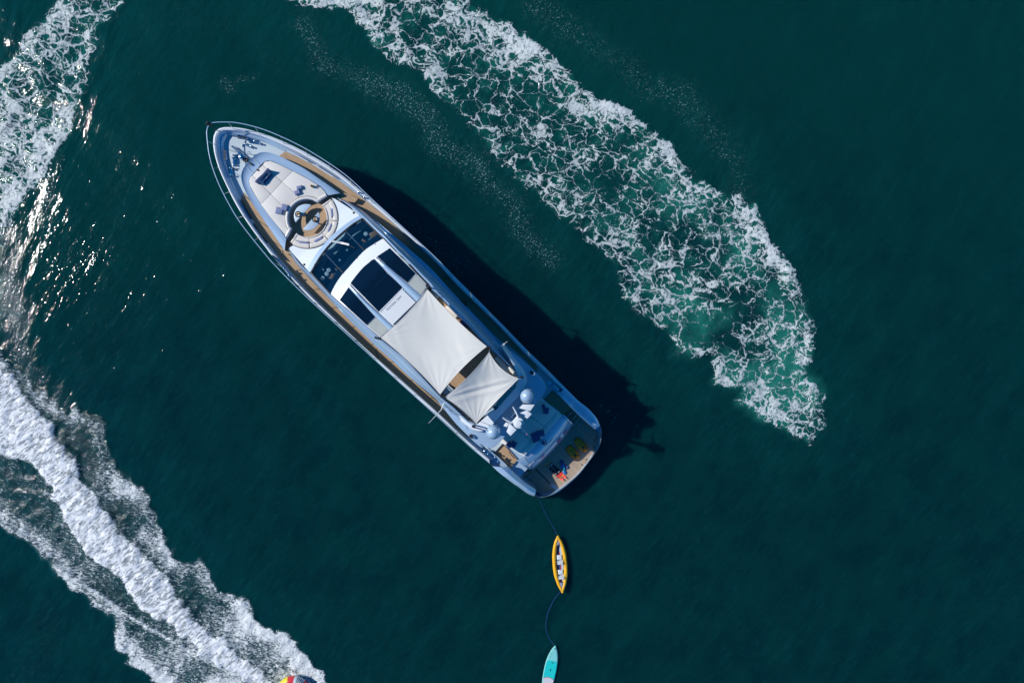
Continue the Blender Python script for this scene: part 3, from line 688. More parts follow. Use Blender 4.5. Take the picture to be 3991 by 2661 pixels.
# band in front of the windscreen, mullions, glass
WF = C2((665,1325),(780,1130),(880,1000),(985,895),(1100,795),(1200,720),(1300,665))
WA = C3((385,850),(430,760),(490,670),(570,580),(650,490),(740,400),(830,340),(920,285))
patch('windscreen_sill', C2((612,1285),(720,1110),(820,980),(925,868),(1040,770),(1150,690),(1255,628)), C2((650,1318),(768,1128),(868,998),(973,893),(1088,793),(1188,718),(1290,655)), ZTOP, m_silver, Y_, off=.012, m=3, n=30)
def wcut(k): 
    a = smooth([Vector((*p, 0)) for p in WF], 61)[k]; b = smooth([Vector((*p, 0)) for p in WA], 61)[k]; return a, b
WFr = smooth([Vector((*p, 0)) for p in WF], 61); WAr = smooth([Vector((*p, 0)) for p in WA], 61)
for k0, k1 in ((1, 19), (19, 43), (43, 60)):
    rows = [[WZ(*WFr[k].lerp(WAr[k], .02 + .95*j/8)[:2], ZTOP, .01) for k in range(k0, k1+1)] for j in range(9)]
    loft('windscreen_pane', rows, m_wind, Y_)
for k in (0, 19, 43, 60):
    tube('windscreen_mullion', [WZ(*WFr[k].lerp(WAr[k], j/8)[:2], ZTOP, .02) for j in range(9)], .035 if k in (19, 43) else .05, m_dark, Y_)
tube('windscreen_frame', [WZ(*p[:2], ZTOP, .02) for p in WFr], .05, m_dark, Y_)
patch('windscreen_black_border', [tuple(WFr[k].lerp(WAr[k], .80)[:2]) for k in range(61)], [tuple(p[:2]) for p in WAr], ZTOP, m_glass, Y_, off=.018, m=3, n=40)
for k in (19, 43):
    tube('mullion_wiper_bar', [WZ(*WFr[k].lerp(WAr[k], .08 + .6*j/8)[:2], ZTOP, .06) for j in range(9)], .014, m_steel, Y_)
# interior seen through the glass
patch('wheelhouse_floor', WF, WA, lambda s, t: ZTOP(s, t) - 1.15, m_inter, Y_, m=6, n=20)
patch('wheelhouse_wall', C2((655,1318),(1290,665)), C3((385,850),(920,285)), 3.0, m_inter, Y_, m=2)
patch('dashboard', C2((700,1290),(810,1120),(920,985),(1020,890),(1130,800),(1300,690)), C2((760,1310),(860,1160),(960,1035),(1060,935),(1160,855),(1330,760)), lambda s, t: ZTOP(s, t) - .45, m_inter2, Y_, th=.3, m=4, n=20)
for q in (C2((1370,850),(1440,810),(1480,860),(1400,910)), C2((1290,905),(1350,945),(1310,960),(1275,940)), C2((915,1330),(960,1340),(925,1405),(885,1400)), C2((965,1265),(995,1285),(970,1300),(955,1290))):
    slab('helm_console', [WZ(a, b, 4.1) for a, b in q], 3.4, 4.1, m_wood_in, Y_, bev=.04)
for q in C2((1325,845),(870,1290),(845,1335),(795,1390)):
    c = WZ(*q, 4.15); V, Fs = lathe((c.x, c.y, 3.6), [(.05, 0), (.06, .2), (.14, .3), (.13, .36), (.03, .38)], 12); obj('helm_seat', V, Fs, m_bright, Y_)
for q in (C2((890,1170),(945,1095)), C2((990,1060),(1060,960)), C2((1100,920),(1140,880)), C2((1000,1190),(1030,1170)), C2((1100,1060),(1120,1045))):
    tube('chart_table_edge', [WZ(*p, 3.9) for p in q], .09, m_inter2, Y_)
# wiper arms
tube('wiper', px(C2((915,945),(1020,965),(1130,988)), ZTOP, 8, off=.14), .028, m_bright, Y_)
tube('wiper', px(C2((925,935),(1030,952),(1125,975)), ZTOP, 8, off=.15), .018, m_bright, Y_)
tube('wiper_blade', px(C2((1080,965),(1150,1000),(1200,1030)), ZTOP, 8, off=.10), .014, m_dark, Y_)
for q in C2((915,945),(1128,986)):
    c = WZ(*q, ZTOP, .05); V, Fs = lathe(c, [(.07, 0), (.07, .09), (.03, .12)], 10); obj('wiper_pivot', V, Fs, m_bright, Y_)
for q in C2((1187,595),(583,1227)) + C2((1092,795),(983,895),(878,1010),(783,1128),(710,1225)) + C3((625,130),(705,85),(843,345),(658,485),(570,577)):
    c = WZ(*q, ZTOP, .0); r = .07 if q in C2((1187,595),(583,1227)) else .028
    V, Fs = lathe(c, [(r, 0), (r, .03), (r*.5, .045)], 10); obj('deck_fitting', V, Fs, m_dark, Y_)
# ---- roof from the windscreen back to the open top deck
Bk = C3((900,1302),(990,1225),(1035,1170),(1145,1050),(1258,935),(1320,865),(1378,765))
patch('roof', WA, Bk, ZTOP, m_bright, Y_, m=16, n=40)
def plate(name, q, mat, off, th, f=ZTOP, m=6, n=10, **kw):
    """q: four photo corners, fore-port, fore-starboard, aft-starboard, aft-port (curves allowed as lists)"""
    A, B = q; return patch(name, A, B, f, mat, Y_, m=m, n=n, off=off, th=th, **kw)
plate('sunroof_pane', (C3((590,742),(620,700),(655,655),(720,580),(780,530),(812,502),(832,497)), C3((735,885),(965,640))), m_glass, .035, .03, n=16)
plate('sunroof_pane', (C3((738,889),(969,644)), C3((875,1030),(1116,780))), m_glass, .035, .03, n=16)
plate('side_roof_pane', (C3((860,470),(990,384)), C3((1170,735),(1252,640))), m_glass, .022, .02, n=8, m=10)
plate('side_roof_pane', (C3((480,912),(570,784)), C3((755,1166),(840,1082))), m_glass, .022, .02, n=8, m=10)
plate('beige_roof_mat', (C3((1175,738),(1256,652)), C3((1310,860),(1368,768))), m_beige, .03, .02)
plate('beige_roof_mat', (C3((760,1168),(845,1088)), C3((895,1290),(982,1215))), m_beige, .03, .02)
for c in ((C3((1172,736),(1254,644))), (C3((757,1167),(843,1084)))):
    tube('mat_edge_bar', px(c, ZTOP, 4, off=.05), .02, m_steel, Y_)
def rib(a, b):
    A = smooth([Vector((*p, 0)) for p in a], 24); B = smooth([Vector((*p, 0)) for p in b], 24); rows = []
    for k in range(7):
        f = k/6; rows.append([WZ(*p.lerp(q, f)[:2], ZTOP, .01 + .13*math.sin(math.pi*f)**.7) for p, q in zip(A, B)])
    return loft('roof_rib', rows, m_silver, Y_)
rib(C3((835,500),(1118,782),(1262,930)), C3((858,474),(1000,590),(1168,738),(1318,868)))
rib(C3((570,786),(700,925),(843,1083),(985,1220)), C3((590,752),(730,905),(880,1040),(1030,1178)))
plate('rear_hatch_panel', (C3((898,1040),(1120,806)), C3((1022,1160),(1253,935))), m_bright, .10, .12, n=8)
tube('hatch_rail', px(C3((880,1030),(1118,790)), ZTOP, 6, off=.08), .025, m_steel, Y_)
plate('hatch_step', (C3((1024,1162),(1254,938)), C3((1036,1176),(1262,950))), m_silver, -.08, .25, n=8, m=2)
# registration number painted on the hatch
fc = bpy.data.curves.new('registration_number', 'FONT'); fc.body = 'IMO 9925356'; fc.size = .235; fc.extrude = .003; fc.align_x = 'CENTER'; fc.align_y = 'CENTER'; fc.space_character = 1.12
tmp = bpy.data.objects.new('registration_number', fc); COL.objects.link(tmp); bpy.context.view_layer.update()
dg = bpy.context.evaluated_depsgraph_get(); me = bpy.data.meshes.new_from_object(tmp.evaluated_get(dg)); COL.objects.unlink(tmp); bpy.data.objects.remove(tmp)
me.name = 'registration_number'; me.materials.clear(); me.materials.append(m_text)
a_, b_ = C3((1103,872),(962,1012)); pa, pb = WZ(*a_, ZTOP, .118), WZ(*b_, ZTOP, .118); d = pb - pa
wid = max(v.co.x for v in me.vertices) - min(v.co.x for v in me.vertices); k = d.length/wid; an = math.atan2(d.y, d.x); pm = (pa+pb)/2
for v in me.vertices:
    x, y = v.co.x*k, v.co.y*k; p = Vector((pm.x + x*math.cos(an) - y*math.sin(an), pm.y + x*math.sin(an) + y*math.cos(an), 0))
    v.co = Vector((p.x, p.y, ZTOP(*st(p)) + .104 + (.002 if v.co.z > 0 else 0))) - ORIG[Y_]
me.update(); o = link('registration_number', me, Y_)
# ---- cabin sides
P1 = E4((680,82),(1000,520),(1320,822)) + C3((380,852),(500,960),(750,1170)) + E5((380,160),(760,512),(830,562),(1200,862),(1568,1162)) + D8((560,460),(700,592),(1000,832),(1450,1250)) + D4((800,890),(950,950))
P3 = E4((668,62),(690,280),(900,560),(1200,850),(1568,1240)) + E5((0,130),(400,490),(700,830),(1100,1130),(1520,1568)) + D8((350,480),(650,740)) + D4((200,530),(350,640),(600,850),(880,1060))
S1 = E1((120,260),(350,400),(600,590),(800,770),(900,870),(1150,1130)) + E2((0,400),(420,840),(460,870),(800,1200),(1140,1568)) + E3((130,650),(200,800),(480,1050),(700,1280)) + E6((0,590),(400,960),(700,1290),(980,1568)) + D7((240,620),(540,920),(700,1080))
S2 = E1((150,250),(300,290),(480,335),(640,420),(900,610),(1200,870),(1568,1230)) + E2((0,165),(400,560),(800,960),(1200,1330),(1450,1568)) + E3((500,700),(1000,1230)) + E6((0,190),(600,850),(1250,1568)) + D7((400,620),(640,940),(740,1100))
S3 = E1((160,245),(300,250),(480,300),(620,390),(850,580),(1100,780),(1350,980),(1568,1180)) + E2((0,75),(500,500),(850,800),(1250,1150),(1568,1430)) + E3((500,530),(1000,1050)) + E6((0,70),(600,680),(900,980),(1340,1530)) + D7((330,430),(680,880),(785,1000))
n = 90
a = px(P1, ZTOP, n, off=.02); b0 = fair(px(P3, lambda s, t: ZTOP(s, 2.6) - .48, n))
loft('cabin_side', [a, lerpz(a, b0, .3, -.03), lerpz(a, b0, .55, .28), lerpz(a, b0, .78, .75), lerpz(a, b0, .93, 1.06), b0, [Vector((p.x, p.y, p.z-.08)) for p in b0], [Vector((p.x, p.y, ZD(*st(p))-.05)) for p in shrink(b0, 0, .02)]], m_silver, Y_)
a2 = [p + Vector((0, 0, .0)) for p in a]
a = px(S1, ZTOP, n, off=.02); b1 = fair(px(S2, lambda s, t: ZTOP(s, 2.6) - .72, n), 4); b2 = fair(px(S3, lambda s, t: min(ZTOP(s, 2.6) - .66, 4.3), n), 4)
loft('cabin_side', [a, lerpz(a, b1, .28, .02), lerpz(a, b1, .55, .22), lerpz(a, b1, .82, .62), b1, interp_row(b1, b2, .35, lambda p, q: q.z-.04), b2, [Vector((p.x, p.y, p.z-.10)) for p in b2], [Vector((p.x, p.y, ZD(*st(p))-.05)) for p in shrink(b2, 0, .02)]], m_silver, Y_)
wnd = shrink([p for p in b2 if 11 < st(p)[0] < 24], lambda s, t: 3.72, .0); wnd = [loc(st(p)[0], st(p)[1]+.02, 3.65) for p in wnd]
loft('saloon_window', [wnd, [Vector((p.x, p.y, 3.1)) for p in wnd]], m_glass, Y_)
wnd = [loc(st(p)[0], st(p)[1]-.02, 3.75) for p in b0 if 11 < st(p)[0] < 24]
loft('saloon_window', [wnd, [Vector((p.x, p.y, 3.2)) for p in wnd]], m_glass, Y_)
# ---- upper deck aft: overhanging deck with rounded wings
aft = D7((330,432),(600,582),(900,822),(1200,1092),(1330,1230),(1400,1335),(1440,1450)) + D6((280,420),(240,520),(150,650)) + C5((700,620),(500,832),(440,888),(390,905),(290,860)) + D4((1150,1550),(1000,1450),(800,1262),(500,962),(300,722),(200,592))
fwd = C4((430,760),(860,330))
zo = 4.95
ao = [WZ(a_, b_, zo) for a_, b_ in [tuple(p[:2]) for p in smooth([Vector((*p, 0)) for p in aft], 90)] + fwd]
slab('upper_deck_overhang', ao, zo-.32, zo, m_silver, Y_, bev=.13, seg=3)
# raised coaming round the aft end
CO = E6((1340,1540)) + D7((680,880),(785,1000),(870,1120),(920,1250),(925,1380),(870,1490)) + D2((830,290),(490,660),(90,1090)) + D4((1500,800),(1440,890),(1330,1010),(1220,1090),(1100,1122),(1000,1120),(880,1062),(600,852))
CI = D7((660,900),(720,1080),(765,1200),(765,1300),(720,1400),(620,1550)) + D2((600,200),(80,790)) + D4((1390,620),(1230,760),(1070,900),(1010,945),(950,952),(880,925),(800,890),(650,760),(520,650))
co = px(CO, ZTOP, 70); ci = px(CI, ZTOP, 70, off=.01)
zf = 5.0
loft('aft_coaming', [[Vector((p.x, p.y, zf)) for p in ci], ci, interp_row(ci, co, .5, lambda p, q: p.z+.02), co, interp_row(co, shrink(co, 0, -.03), 1, lambda p, q: p.z-.10), [Vector((p.x, p.y, zo-.05)) for p in shrink(co, 0, -.09)]], m_white, Y_)
# open top deck under the sails
patch('top_deck_floor', C3((900,1300),(1378,765)), D4((950,950),(1568,250)) + D7((765,1230)), zf, m_teak, Y_, m=12, n=14)
pw = [p for p in a2 if st(p)[0] > 16.2]; loft('top_deck_side_wall', [pw, [Vector((p.x, p.y, zf-.02)) for p in pw]], m_grey, Y_)
pw = [p for p in a if st(p)[0] > 16.2]; loft('top_deck_side_wall', [pw, [Vector((p.x, p.y, zf-.02)) for p in pw]], m_grey, Y_)
fwl = px(Bk, ZTOP, 24, off=-.01); loft('top_deck_front_wall', [fwl, [Vector((p.x, p.y, zf-.02)) for p in fwl]], m_pipe, Y_)
for c in (E5((830,562),(1200,862),(1568,1162)) + D8((560,460),(700,592),(1000,832),(1450,1250)) + D4((800,890)), E3((200,800),(480,1050),(700,1280)) + E6((0,590),(400,960),(700,1290),(980,1568)) + D7((240,620),(540,920),(700,1080))):
    tube('top_deck_handrail', px(c, ZTOP, 40, off=.22), .03, m_steel, Y_)
    pts = px(c, ZTOP, 14, off=.22)
    for p in pts[1:-1:2]: tube('handrail_post', [p, p - Vector((0, 0, .22))], .018, m_steel, Y_, sides=5)
tube('top_deck_black_edge', px(E5((800,530),(1200,830),(1568,1130)) + D8((560,440),(700,572),(1000,812),(1450,1230)), ZTOP, 30, off=.03), .05, m_dark, Y_)
def bench(q, zt, mat=m_cream, zb=zf, name='top_deck_sofa', bev=.06):
    return slab(name, [WZ(a_, b_, zt) for a_, b_ in q], zb, zt, mat, Y_, bev=bev, seg=3)
bench(C4((745,262),(790,240),(875,345),(845,362)), 5.3); bench(C4((615,130),(640,100),(700,165),(672,190)), 5.28, m_beige)
bench(C4((870,380),(905,372),(960,430),(920,440)), 5.3, m_navy)
bench(D7((170,730),(250,670),(520,930),(560,1060),(520,1090),(380,1000)), 5.3); bench(D7((500,950),(540,935),(760,1130),(775,1190),(690,1190),(560,1060)), 5.7, m_cream)
bench(D8((970,730),(1000,700),(1500,1160),(1440,1170)), 5.3); bench(D8((1000,700),(1250,880),(1500,1160)), 5.3)
bench(D8((830,150),(1010,300),(760,500),(655,400)), 5.25, m_ptabl, name='top_deck_cabinet', bev=.02)
tube('aft_sofa_backrest', px(D7((770,1215),(640,1350),(500,1500)) + D2((460,100),(200,390),(0,600)) + D4((1310,560),(1100,720),(960,860)), 5.8, 30), .10, m_cream_edge, Y_, sides=8)
patch('wind_guard_pane', D7((768,1240),(600,1450)) + D2((590,20),(0,690)), D7((760,1340),(690,1450)) + D2((770,0),(420,440),(80,785)), 5.88, m_teal_gl, Y_, th=.012, n=16, m=3)
patch('wind_guard_pane', D4((1440,630),(1390,605),(1230,720),(1060,850),(965,940)), D4((1440,640),(1400,630),(1240,750),(1080,885),(1010,950)), 5.90, m_teal_gl, Y_, th=.012, n=16, m=2)
# ---- satellite domes
for c5 in ((772,375), (425,745)):
    u, v = C5(c5)[0]; c = W(u, v, 6.35)
    prof = [(.30, -1.3), (.24, -.9), (.24, -.42), (.40, -.40), (.455, -.36), (.455, -.30), (.43, -.29)]
    V, Fs = lathe(c, prof, 24); dm = obj('dome_base', V, Fs, m_silver, Y_)
    prof = [(.43*math.cos(w), -.28 + .18*min(1, w/.01)*0 + .43*math.sin(w)*1.12 + .0) for w in np.linspace(0, 1.5, 12)]
    V, Fs = lathe(c + Vector((0, 0, .02)), [(.43, -.30)] + prof, 32); obj('satellite_dome', V, Fs, m_silver, dm)
    for an in (2.2, 4.2, 5.6):
        p = c + Vector((.47*math.cos(an), .47*math.sin(an), -.32)); tube('dome_lug', [p - Vector((.05, 0, .02)), p + Vector((.06, .03, .12))], .025, m_steel, dm)
# ---- radar mast
mc = W(*D2((790,1175))[0], 7.3)
V, Fs = lathe((mc.x, mc.y, zo), [(.30, 0), (.28, .25), (.16, .6), (.15, 1.8), (.30, 1.95), (.315, 2.1), (.30, 2.15)], 22); mast = obj('radar_mast', V, Fs, m_white, Y_)
V, Fs = lathe((mc.x, mc.y, zo+2.2), [(.12, 0), (.19, .02), (.205, .1), (.205, .22), (.17, .27), (.03, .28)], 24); obj('radar_scanner', V, Fs, m_bright, mast)
for q in (D2((640,1120),(780,955),(700,800),(620,665)), D2((640,1110),(570,1155),(430,1080),(305,995))):
    tube('mast_arm', [W(*p, z) for p, z in zip(q, (6.85, 6.95, 7.05, 7.1))], [.075, .075, .055, .035], m_bright, mast, sides=10)
def fin(q, z0, z1, **kw):
    P = [W(*p, z) for p, z in zip(q, (z0, z0, z1, z1))] if len(q) == 4 else [W(*p, z0) for p in q]
    return P
for q in (D2((520,1175),(645,1290),(740,1365),(545,1560),(425,1430)), D2((815,862),(1050,772),(1200,885),(1060,1032)), D2((400,1140),(520,1175),(440,1300),(325,1255)), D2((900,590),(1290,602),(1150,800),(775,700))):  # two wings, then two slabs shaped after sunlit patches of the deck
    zz = 6.1 if len(q) == 5 else 5.8
    slab('mast_wing_sun_patch', [W(*p, zz) for p in q], zz-.12, zz, m_white, mast, bev=.03)
    c = sum((W(*p, zz) for p in q), Vector())/len(q); tube('wing_patch_leg', [c - Vector((0, 0, .06)), Vector((c.x, c.y, zo-.02))], .07, m_white, mast)
for q, z in (((590,900), 6.2), ((560,960), 6.1), ((640,870), 6.3)):
    c = W(*D2(q)[0], z); V, Fs = lathe((c.x, c.y, z-.25), [(.03, -1.2), (.03, 0), (.08, .02), (.085, .18), (.05, .24)], 12); obj('signal_horn', V, Fs, m_steel, mast)
tube('stern_light_pole', [W(*D2((850,1270))[0], 6.8), W(*D2((920,1370))[0], 6.85), W(*D2((1050,1500))[0], 6.95)], [.035, .03, .022], m_steel, mast)
V, Fs = lathe(W(*D2((1050,1500))[0], 6.92), [(.03, 0), (.045, .03), (.03, .09)], 8); obj('stern_light', V, Fs, m_pink, mast)
# ---- small fittings on the overhang, whip antennas, sail poles
for q in (D7((1125,1110)), D4((900,1280))):
    c = W(*q[0], zo+.08); V, Fs = lathe((c.x, c.y, zo-.01), [(.09, 0), (.09, .06), (.05, .10), (.06, .2)], 12); obj('flood_light', V, Fs, m_steel, Y_)
    V, Fs = box((c.x-.12, c.y+.08, zo), .22, .16, .22, BOAT_ANG); obj('light_housing', V, Fs, m_dark, Y_)
tube('whip_antenna', [W(*D8((740,640))[0], 5.6), W(*D8((690,760))[0], 5.65), W(*D8((620,920))[0], 5.75), W(*D8((240,1325))[0], 6.6)], [.06, .05, .03, .012], m_bright, Y_)
tube('antenna_stay', [W(*D8((670,890))[0], 5.6), W(*D8((870,780))[0], 5.7)], .012, m_steel, Y_)
tube('antenna_bracket', [W(*D8((960,860))[0], 5.75), W(*D8((950,935))[0], 5.7), W(*D8((900,970))[0], 5.6)], .02, m_navy, Y_)
for q in ((195,495,490,320), (305,580,400,390)):
    tube('whip_antenna', [W(*D7((q[0], q[1]))[0], 5.4), W(*D7((q[2], q[3]))[0], 6.3)], [.02, .012], m_bright, Y_)
c = W(*D7((400,385))[0], 6.0); V, Fs = lathe(c, [(.03, -.1), (.06, 0), (.05, .08)], 10); obj('antenna_cap', V, Fs, m_bright, Y_)
# ================================================================ aft cockpit, transom, swim platform
ZP = .66
plat = D6((900,900),(1380,1335)) + C5((1500,752),(1508,800),(1490,870),(1440,970),(1405,1012),(1280,1165),(1140,1300),(1095,1328),(1000,1368),(910,1388),(880,1370),(850,1345)) + D5((1300,1262),(900,935)) + C5((700,700),(1000,400))
hullin = [(p[0], p[1]) for p in O_stern] 
base = D6((1000,720)) + O_stern + D5((600,950)) + C5((700,700),(1000,400))
slab('swim_platform', [W(a_, b_, ZP-.03) for a_, b_ in base], .2, ZP-.03, m_silver, Y_)
slab('platform_teak', [W(a_, b_, ZP) for a_, b_ in plat], ZP-.06, ZP, m_teak_w, Y_)
def quarter(name, O, I):
    o = px(O, ZC, 30); i = px(I, add(ZC, .03), 30)
    loft(name, [o, interp_row(o, i, .25, lambda p, q: p.z+.12), interp_row(o, i, .6, lambda p, q: p.z+.17), i, interp_row(i, shrink(i, 0, .01), 1, lambda p, q: q.z if False else p.z-.04), [Vector((p.x, p.y, ZP-.05)) for p in shrink(i, 0, .012)]], m_silver, Y_)
quarter('stern_quarter', D6((700,410),(860,560),(1000,700),(1250,900),(1430,1110),(1500,1260)), D6((560,560),(740,750),(900,905),(1080,1082),(1250,1230),(1390,1345)))
quarter('stern_quarter', D5((490,850),(700,1040),(1000,1270)) + C5((700,1312),(780,1370),(840,1392)), D5((840,870),(950,960),(1100,1090),(1300,1262),(1568,1455)) + C5((860,1345)))
tube('platform_rim', px(C5((1520,740),(1520,800),(1495,890),(1405,1022),(1280,1180),(1100,1335),(1000,1382),(900,1400)), ZP, 40, off=-.01), .04, m_bright, Y_)
# aft deck level (either side of the sunpad) and steps
patch('aft_deck_teak', D6((285,325),(480,480),(860,860)), D6((190,625),(330,760),(640,1030)), 2.2, m_teak, Y_, th=.1)
patch('aft_deck_teak', D5((430,440),(600,600),(935,902)), D5((700,250),(900,470),(1110,700)), 2.2, m_teak, Y_, th=.1)
patch('aft_deck_floor', C5((300,840),(700,1200)), C5((900,250),(1180,620)), 2.05, m_silver, Y_, th=.1)
for i, (a_, b_) in enumerate((((640,1000),(830,830)), ((740,1090),(900,910)), ((830,1170),(960,975)), ((900,1240),(1020,1040)))):
    z = 2.05 - .32*(i+1) + .0; d_ = 90
    patch('boarding_step', D6((a_[0], a_[1]), (b_[0], b_[1])), D6((a_[0]+d_, a_[1]+d_), (b_[0]+d_, b_[1]+d_)), z+.1, m_teak, Y_, th=.3, m=2, n=4)
    tube('step_nosing', [W(*p, z+.12) for p in D6((a_[0]+d_, a_[1]+d_), (b_[0]+d_, b_[1]+d_))], .03, m_silver, Y_)
for i in range(4):
    z = 2.05 - .32*(i+1); o_ = i*85
    patch('boarding_step', D5((935+o_, 905+o_*.85), (1100+o_, 760+o_*.85)), D5((1030+o_, 985+o_*.85), (1195+o_, 840+o_*.85)), z+.1, m_teak, Y_, th=.3, m=2, n=4)
    tube('step_nosing', [W(*p, z+.12) for p in D5((1030+o_, 985+o_*.85), (1210+o_, 840+o_*.85))], .03, m_silver, Y_)
slab('aft_corner_deck', [W(*p, 2.36) for p in D5((60,200),(430,440),(960,930),(1100,1100),(860,1010),(560,880),(330,620))], 1.6, 2.36, m_silver, Y_)
slab('aft_corner_deck', [W(*p, 2.36) for p in D6((300,180),(480,330),(700,520),(900,690),(960,860),(860,860),(560,580),(285,335))], 1.6, 2.36, m_silver, Y_)
# raised sunpad over the garage
ZS = 2.95
sp = C5((905,402),(1117,572),(742,985),(498,832))
pp = [W(*p, ZS) for p in sp]
slab('aft_sunpad_base', [W(*p, ZS-.14) for p in C5((912,392),(1128,566),(748,998),(488,838))], 2.0, ZS-.14, m_bright, Y_, bev=.04)
def bl(u, v): return pp[0].lerp(pp[3], v).lerp(pp[1].lerp(pp[2], v), u)      # u fore->aft, v starboard->port
for u0, u1 in ((0, .80), (.801, 1)):
    for v0, v1 in ((0, .346), (.347, .676), (.677, 1)):
        q = [bl(u0, v0), bl(u1, v0), bl(u1, v1), bl(u0, v1)]
        slab('aft_sunpad_cushion', inset(q, .003), ZS-.16, ZS, m_cream, Y_, bev=.03)
# transom block with garage door
TA = D6((560,1045),(440,1200),(270,1440)) + C5((980,745),(745,985),(700,1025),(665,1032))
TB = D3((1345,235),(800,890),(620,1070),(160,1490))
TA = C5((1117,572),(1000,700),(880,845),(742,985)); TB = C5((1228,672),(1150,790),(1040,915),(960,1000),(835,1120))
ta = px(TA, 2.80, 30); tb = px(TB, 1.75, 30)
loft('garage_door', [ta, lerpz(ta, tb, .12, .03), lerpz(ta, tb, .35, .13), lerpz(ta, tb, .62, .40), lerpz(ta, tb, .85, .72), tb, [Vector((p.x, p.y, ZP-.05)) for p in shrink(tb, 0, .0)]], m_silver, Y_)
for q0, q1, q2, q3 in (C5((1117,570),(1140,560),(1248,665),(1230,674)), C5((740,987),(664,1030),(790,1120),(833,1124))):
    a_ = [W(*q0, 2.805), W(*q1, 2.78)]; b_ = [W(*q3, 1.76), W(*q2, 1.76)]
    loft('garage_side_fairing', [a_, lerpz(a_, b_, .12, .03), lerpz(a_, b_, .35, .13), lerpz(a_, b_, .62, .40), lerpz(a_, b_, .85, .72), b_, [Vector((p.x, p.y, ZP-.05)) for p in b_]], m_silver, Y_)
    tube('door_seam', [p + Vector((0, 0, .004)) for p in [a_[0].lerp(b_[0], 0), lerpz(a_, b_, .12, .03)[0], lerpz(a_, b_, .35, .13)[0], lerpz(a_, b_, .62, .40)[0], lerpz(a_, b_, .85, .72)[0], b_[0]]], .012, m_pipe, Y_)
def on_door(q, off=.01):
    """point of the sloping garage door seen at photo point q"""
    z = 2.0
    for _ in range(8):
        p = W(*q, z); s = st(p)[0]; s0, s1 = st(ta[15])[0], st(tb[15])[0]; k = min(max((s - s0)/(s1 - s0), 0), 1)
        z = float(np.interp(k, [0, .12, .35, .62, .85, 1], [2.80, 2.76, 2.625, 2.38, 2.04, 1.75]))
    return W(*q, z + off)
def strokes(name, curves, r, mat):
    V, Fs = tubes([[on_door(q, .012) for q in c] for c in curves], r, 5); obj(name, V, Fs, mat, Y_)
strokes('white_door_stroke', [D3((240,1205),(330,1140),(440,1040),(540,940),(650,820),(740,730),(830,620),(900,540),(980,440)), D3((820,600),(850,560),(880,570),(850,605),(820,600)), D3((10,1380),(90,1300),(165,1245))], .022, m_bright)  # thin white strokes laid along the sloping door
def scrib(cx, cy, l, w, k=5):
    out = []
    for i in range(k*8+1):
        f = i/(k*8); a_ = -.95; x = (f-.5)*l; y = math.sin(f*k*2*math.pi)*w/2*(1 - .5*abs(f-.5)); x += math.cos(f*k*2*math.pi)*w*.18
        out.append((cx + x*math.cos(a_) - y*math.sin(a_), cy + x*math.sin(a_) + y*math.cos(a_)))
    return D3(*out)
strokes('red_name_lettering', [scrib(1130,360,150,75,4), scrib(940,600,170,85,5), scrib(440,1060,150,70,4)], .022, m_pink)
strokes('fine_name_lettering', [D3((600+i*28,690-i*26),(660+i*28,600-i*26)) for i in range(-3, 4)], .012, m_navy)
# channel for the gangplank across the platform
patch('gangplank_channel', C6((180,980),(330,1130),(480,1285)), C6((205,965),(350,1110),(500,1270)), ZP, m_pipe, Y_, off=.006, n=8, m=2)
patch('gangplank_channel_end', C6((482,1288),(625,1432)), C6((580,1302),(682,1402)), ZP, m_silver, Y_, off=.008, n=4, m=2)
for q in C6((1440,350),(1400,385),(1380,540),(1137,890),(1230,780)):
    c = W(*q, ZP); V, Fs = lathe((c.x, c.y, ZP), [(.045, 0), (.045, .03), (.02, .05)], 8); obj('platform_fitting', V, Fs, m_dark, Y_)
tube('platform_ladder_grip', [W(*p, ZP+.04) for p in C6((1190,860),(1230,815),(1265,770))], .022, m_teak, Y_)
tube('sunpad_grab_rail', [W(*p, 2.72) for p in D6((420,825),(500,890),(590,955))], .022, m_steel, Y_); tube('sunpad_grab_rail', [W(*p, 2.72) for p in D5((900,495),(970,590),(1050,670))], .025, m_dark, Y_)

# ================================================================ deck gear
def cleat(c, ang, L=.34, mat=m_steel):
    c = Vector(c); d = Vector((math.cos(ang), math.sin(ang), 0))
    V, Fs = join(tubes([[c - d*L/2 + Vector((0, 0, .10)), c + d*L/2 + Vector((0, 0, .10))]], .028, 8), tubes([[c - d*.07, c - d*.07 + Vector((0, 0, .10))]], .025, 6), tubes([[c + d*.07, c + d*.07 + Vector((0, 0, .10))]], .025, 6))
    obj('mooring_cleat', V, Fs, mat, Y_)
def bollards(q0, q1, f=ZD, h=.2):
    a_, b_ = WZ(*q0, f), WZ(*q1, f)
    for p in (a_, b_):
        V, Fs = lathe(p, [(.07, 0), (.045, .03), (.04, h*.75), (.062, h*.85), (.058, h), (.02, h+.02)], 12); obj('bollard', V, Fs, m_steel, Y_)
    m_ = (a_+b_)/2; an = math.atan2((b_-a_).y, (b_-a_).x); V, Fs = box(m_ + Vector((0, 0, .002)), (b_-a_).length+.2, .16, .03, an); obj('bollard_plate', V, Fs, m_steel, Y_)
bollards(*D1((885,465),(1010,525))); bollards(*D1((1110,400),(1230,450))); bollards(*D1((580,810),(590,960))); bollards(*D1((510,1050),(525,1210)), f=add(ZD, .05))
bollards(*E1((780,90),(960,250)), f=add(ZD, .45)); bollards(*E4((560,700),(700,900)), f=add(ZD, .45))
bollards(*D5((310,470),(400,540)), f=add(ZD, .4)); bollards(*D5((570,640),(640,740)), f=add(ZD, .4)); bollards(*D6((350,290),(352,292)), f=add(ZD, .45)); bollards(*D6((480,380),(540,440)), f=add(ZD, .45)); bollards(*D6((560,530),(620,590)), f=add(ZD, .45))
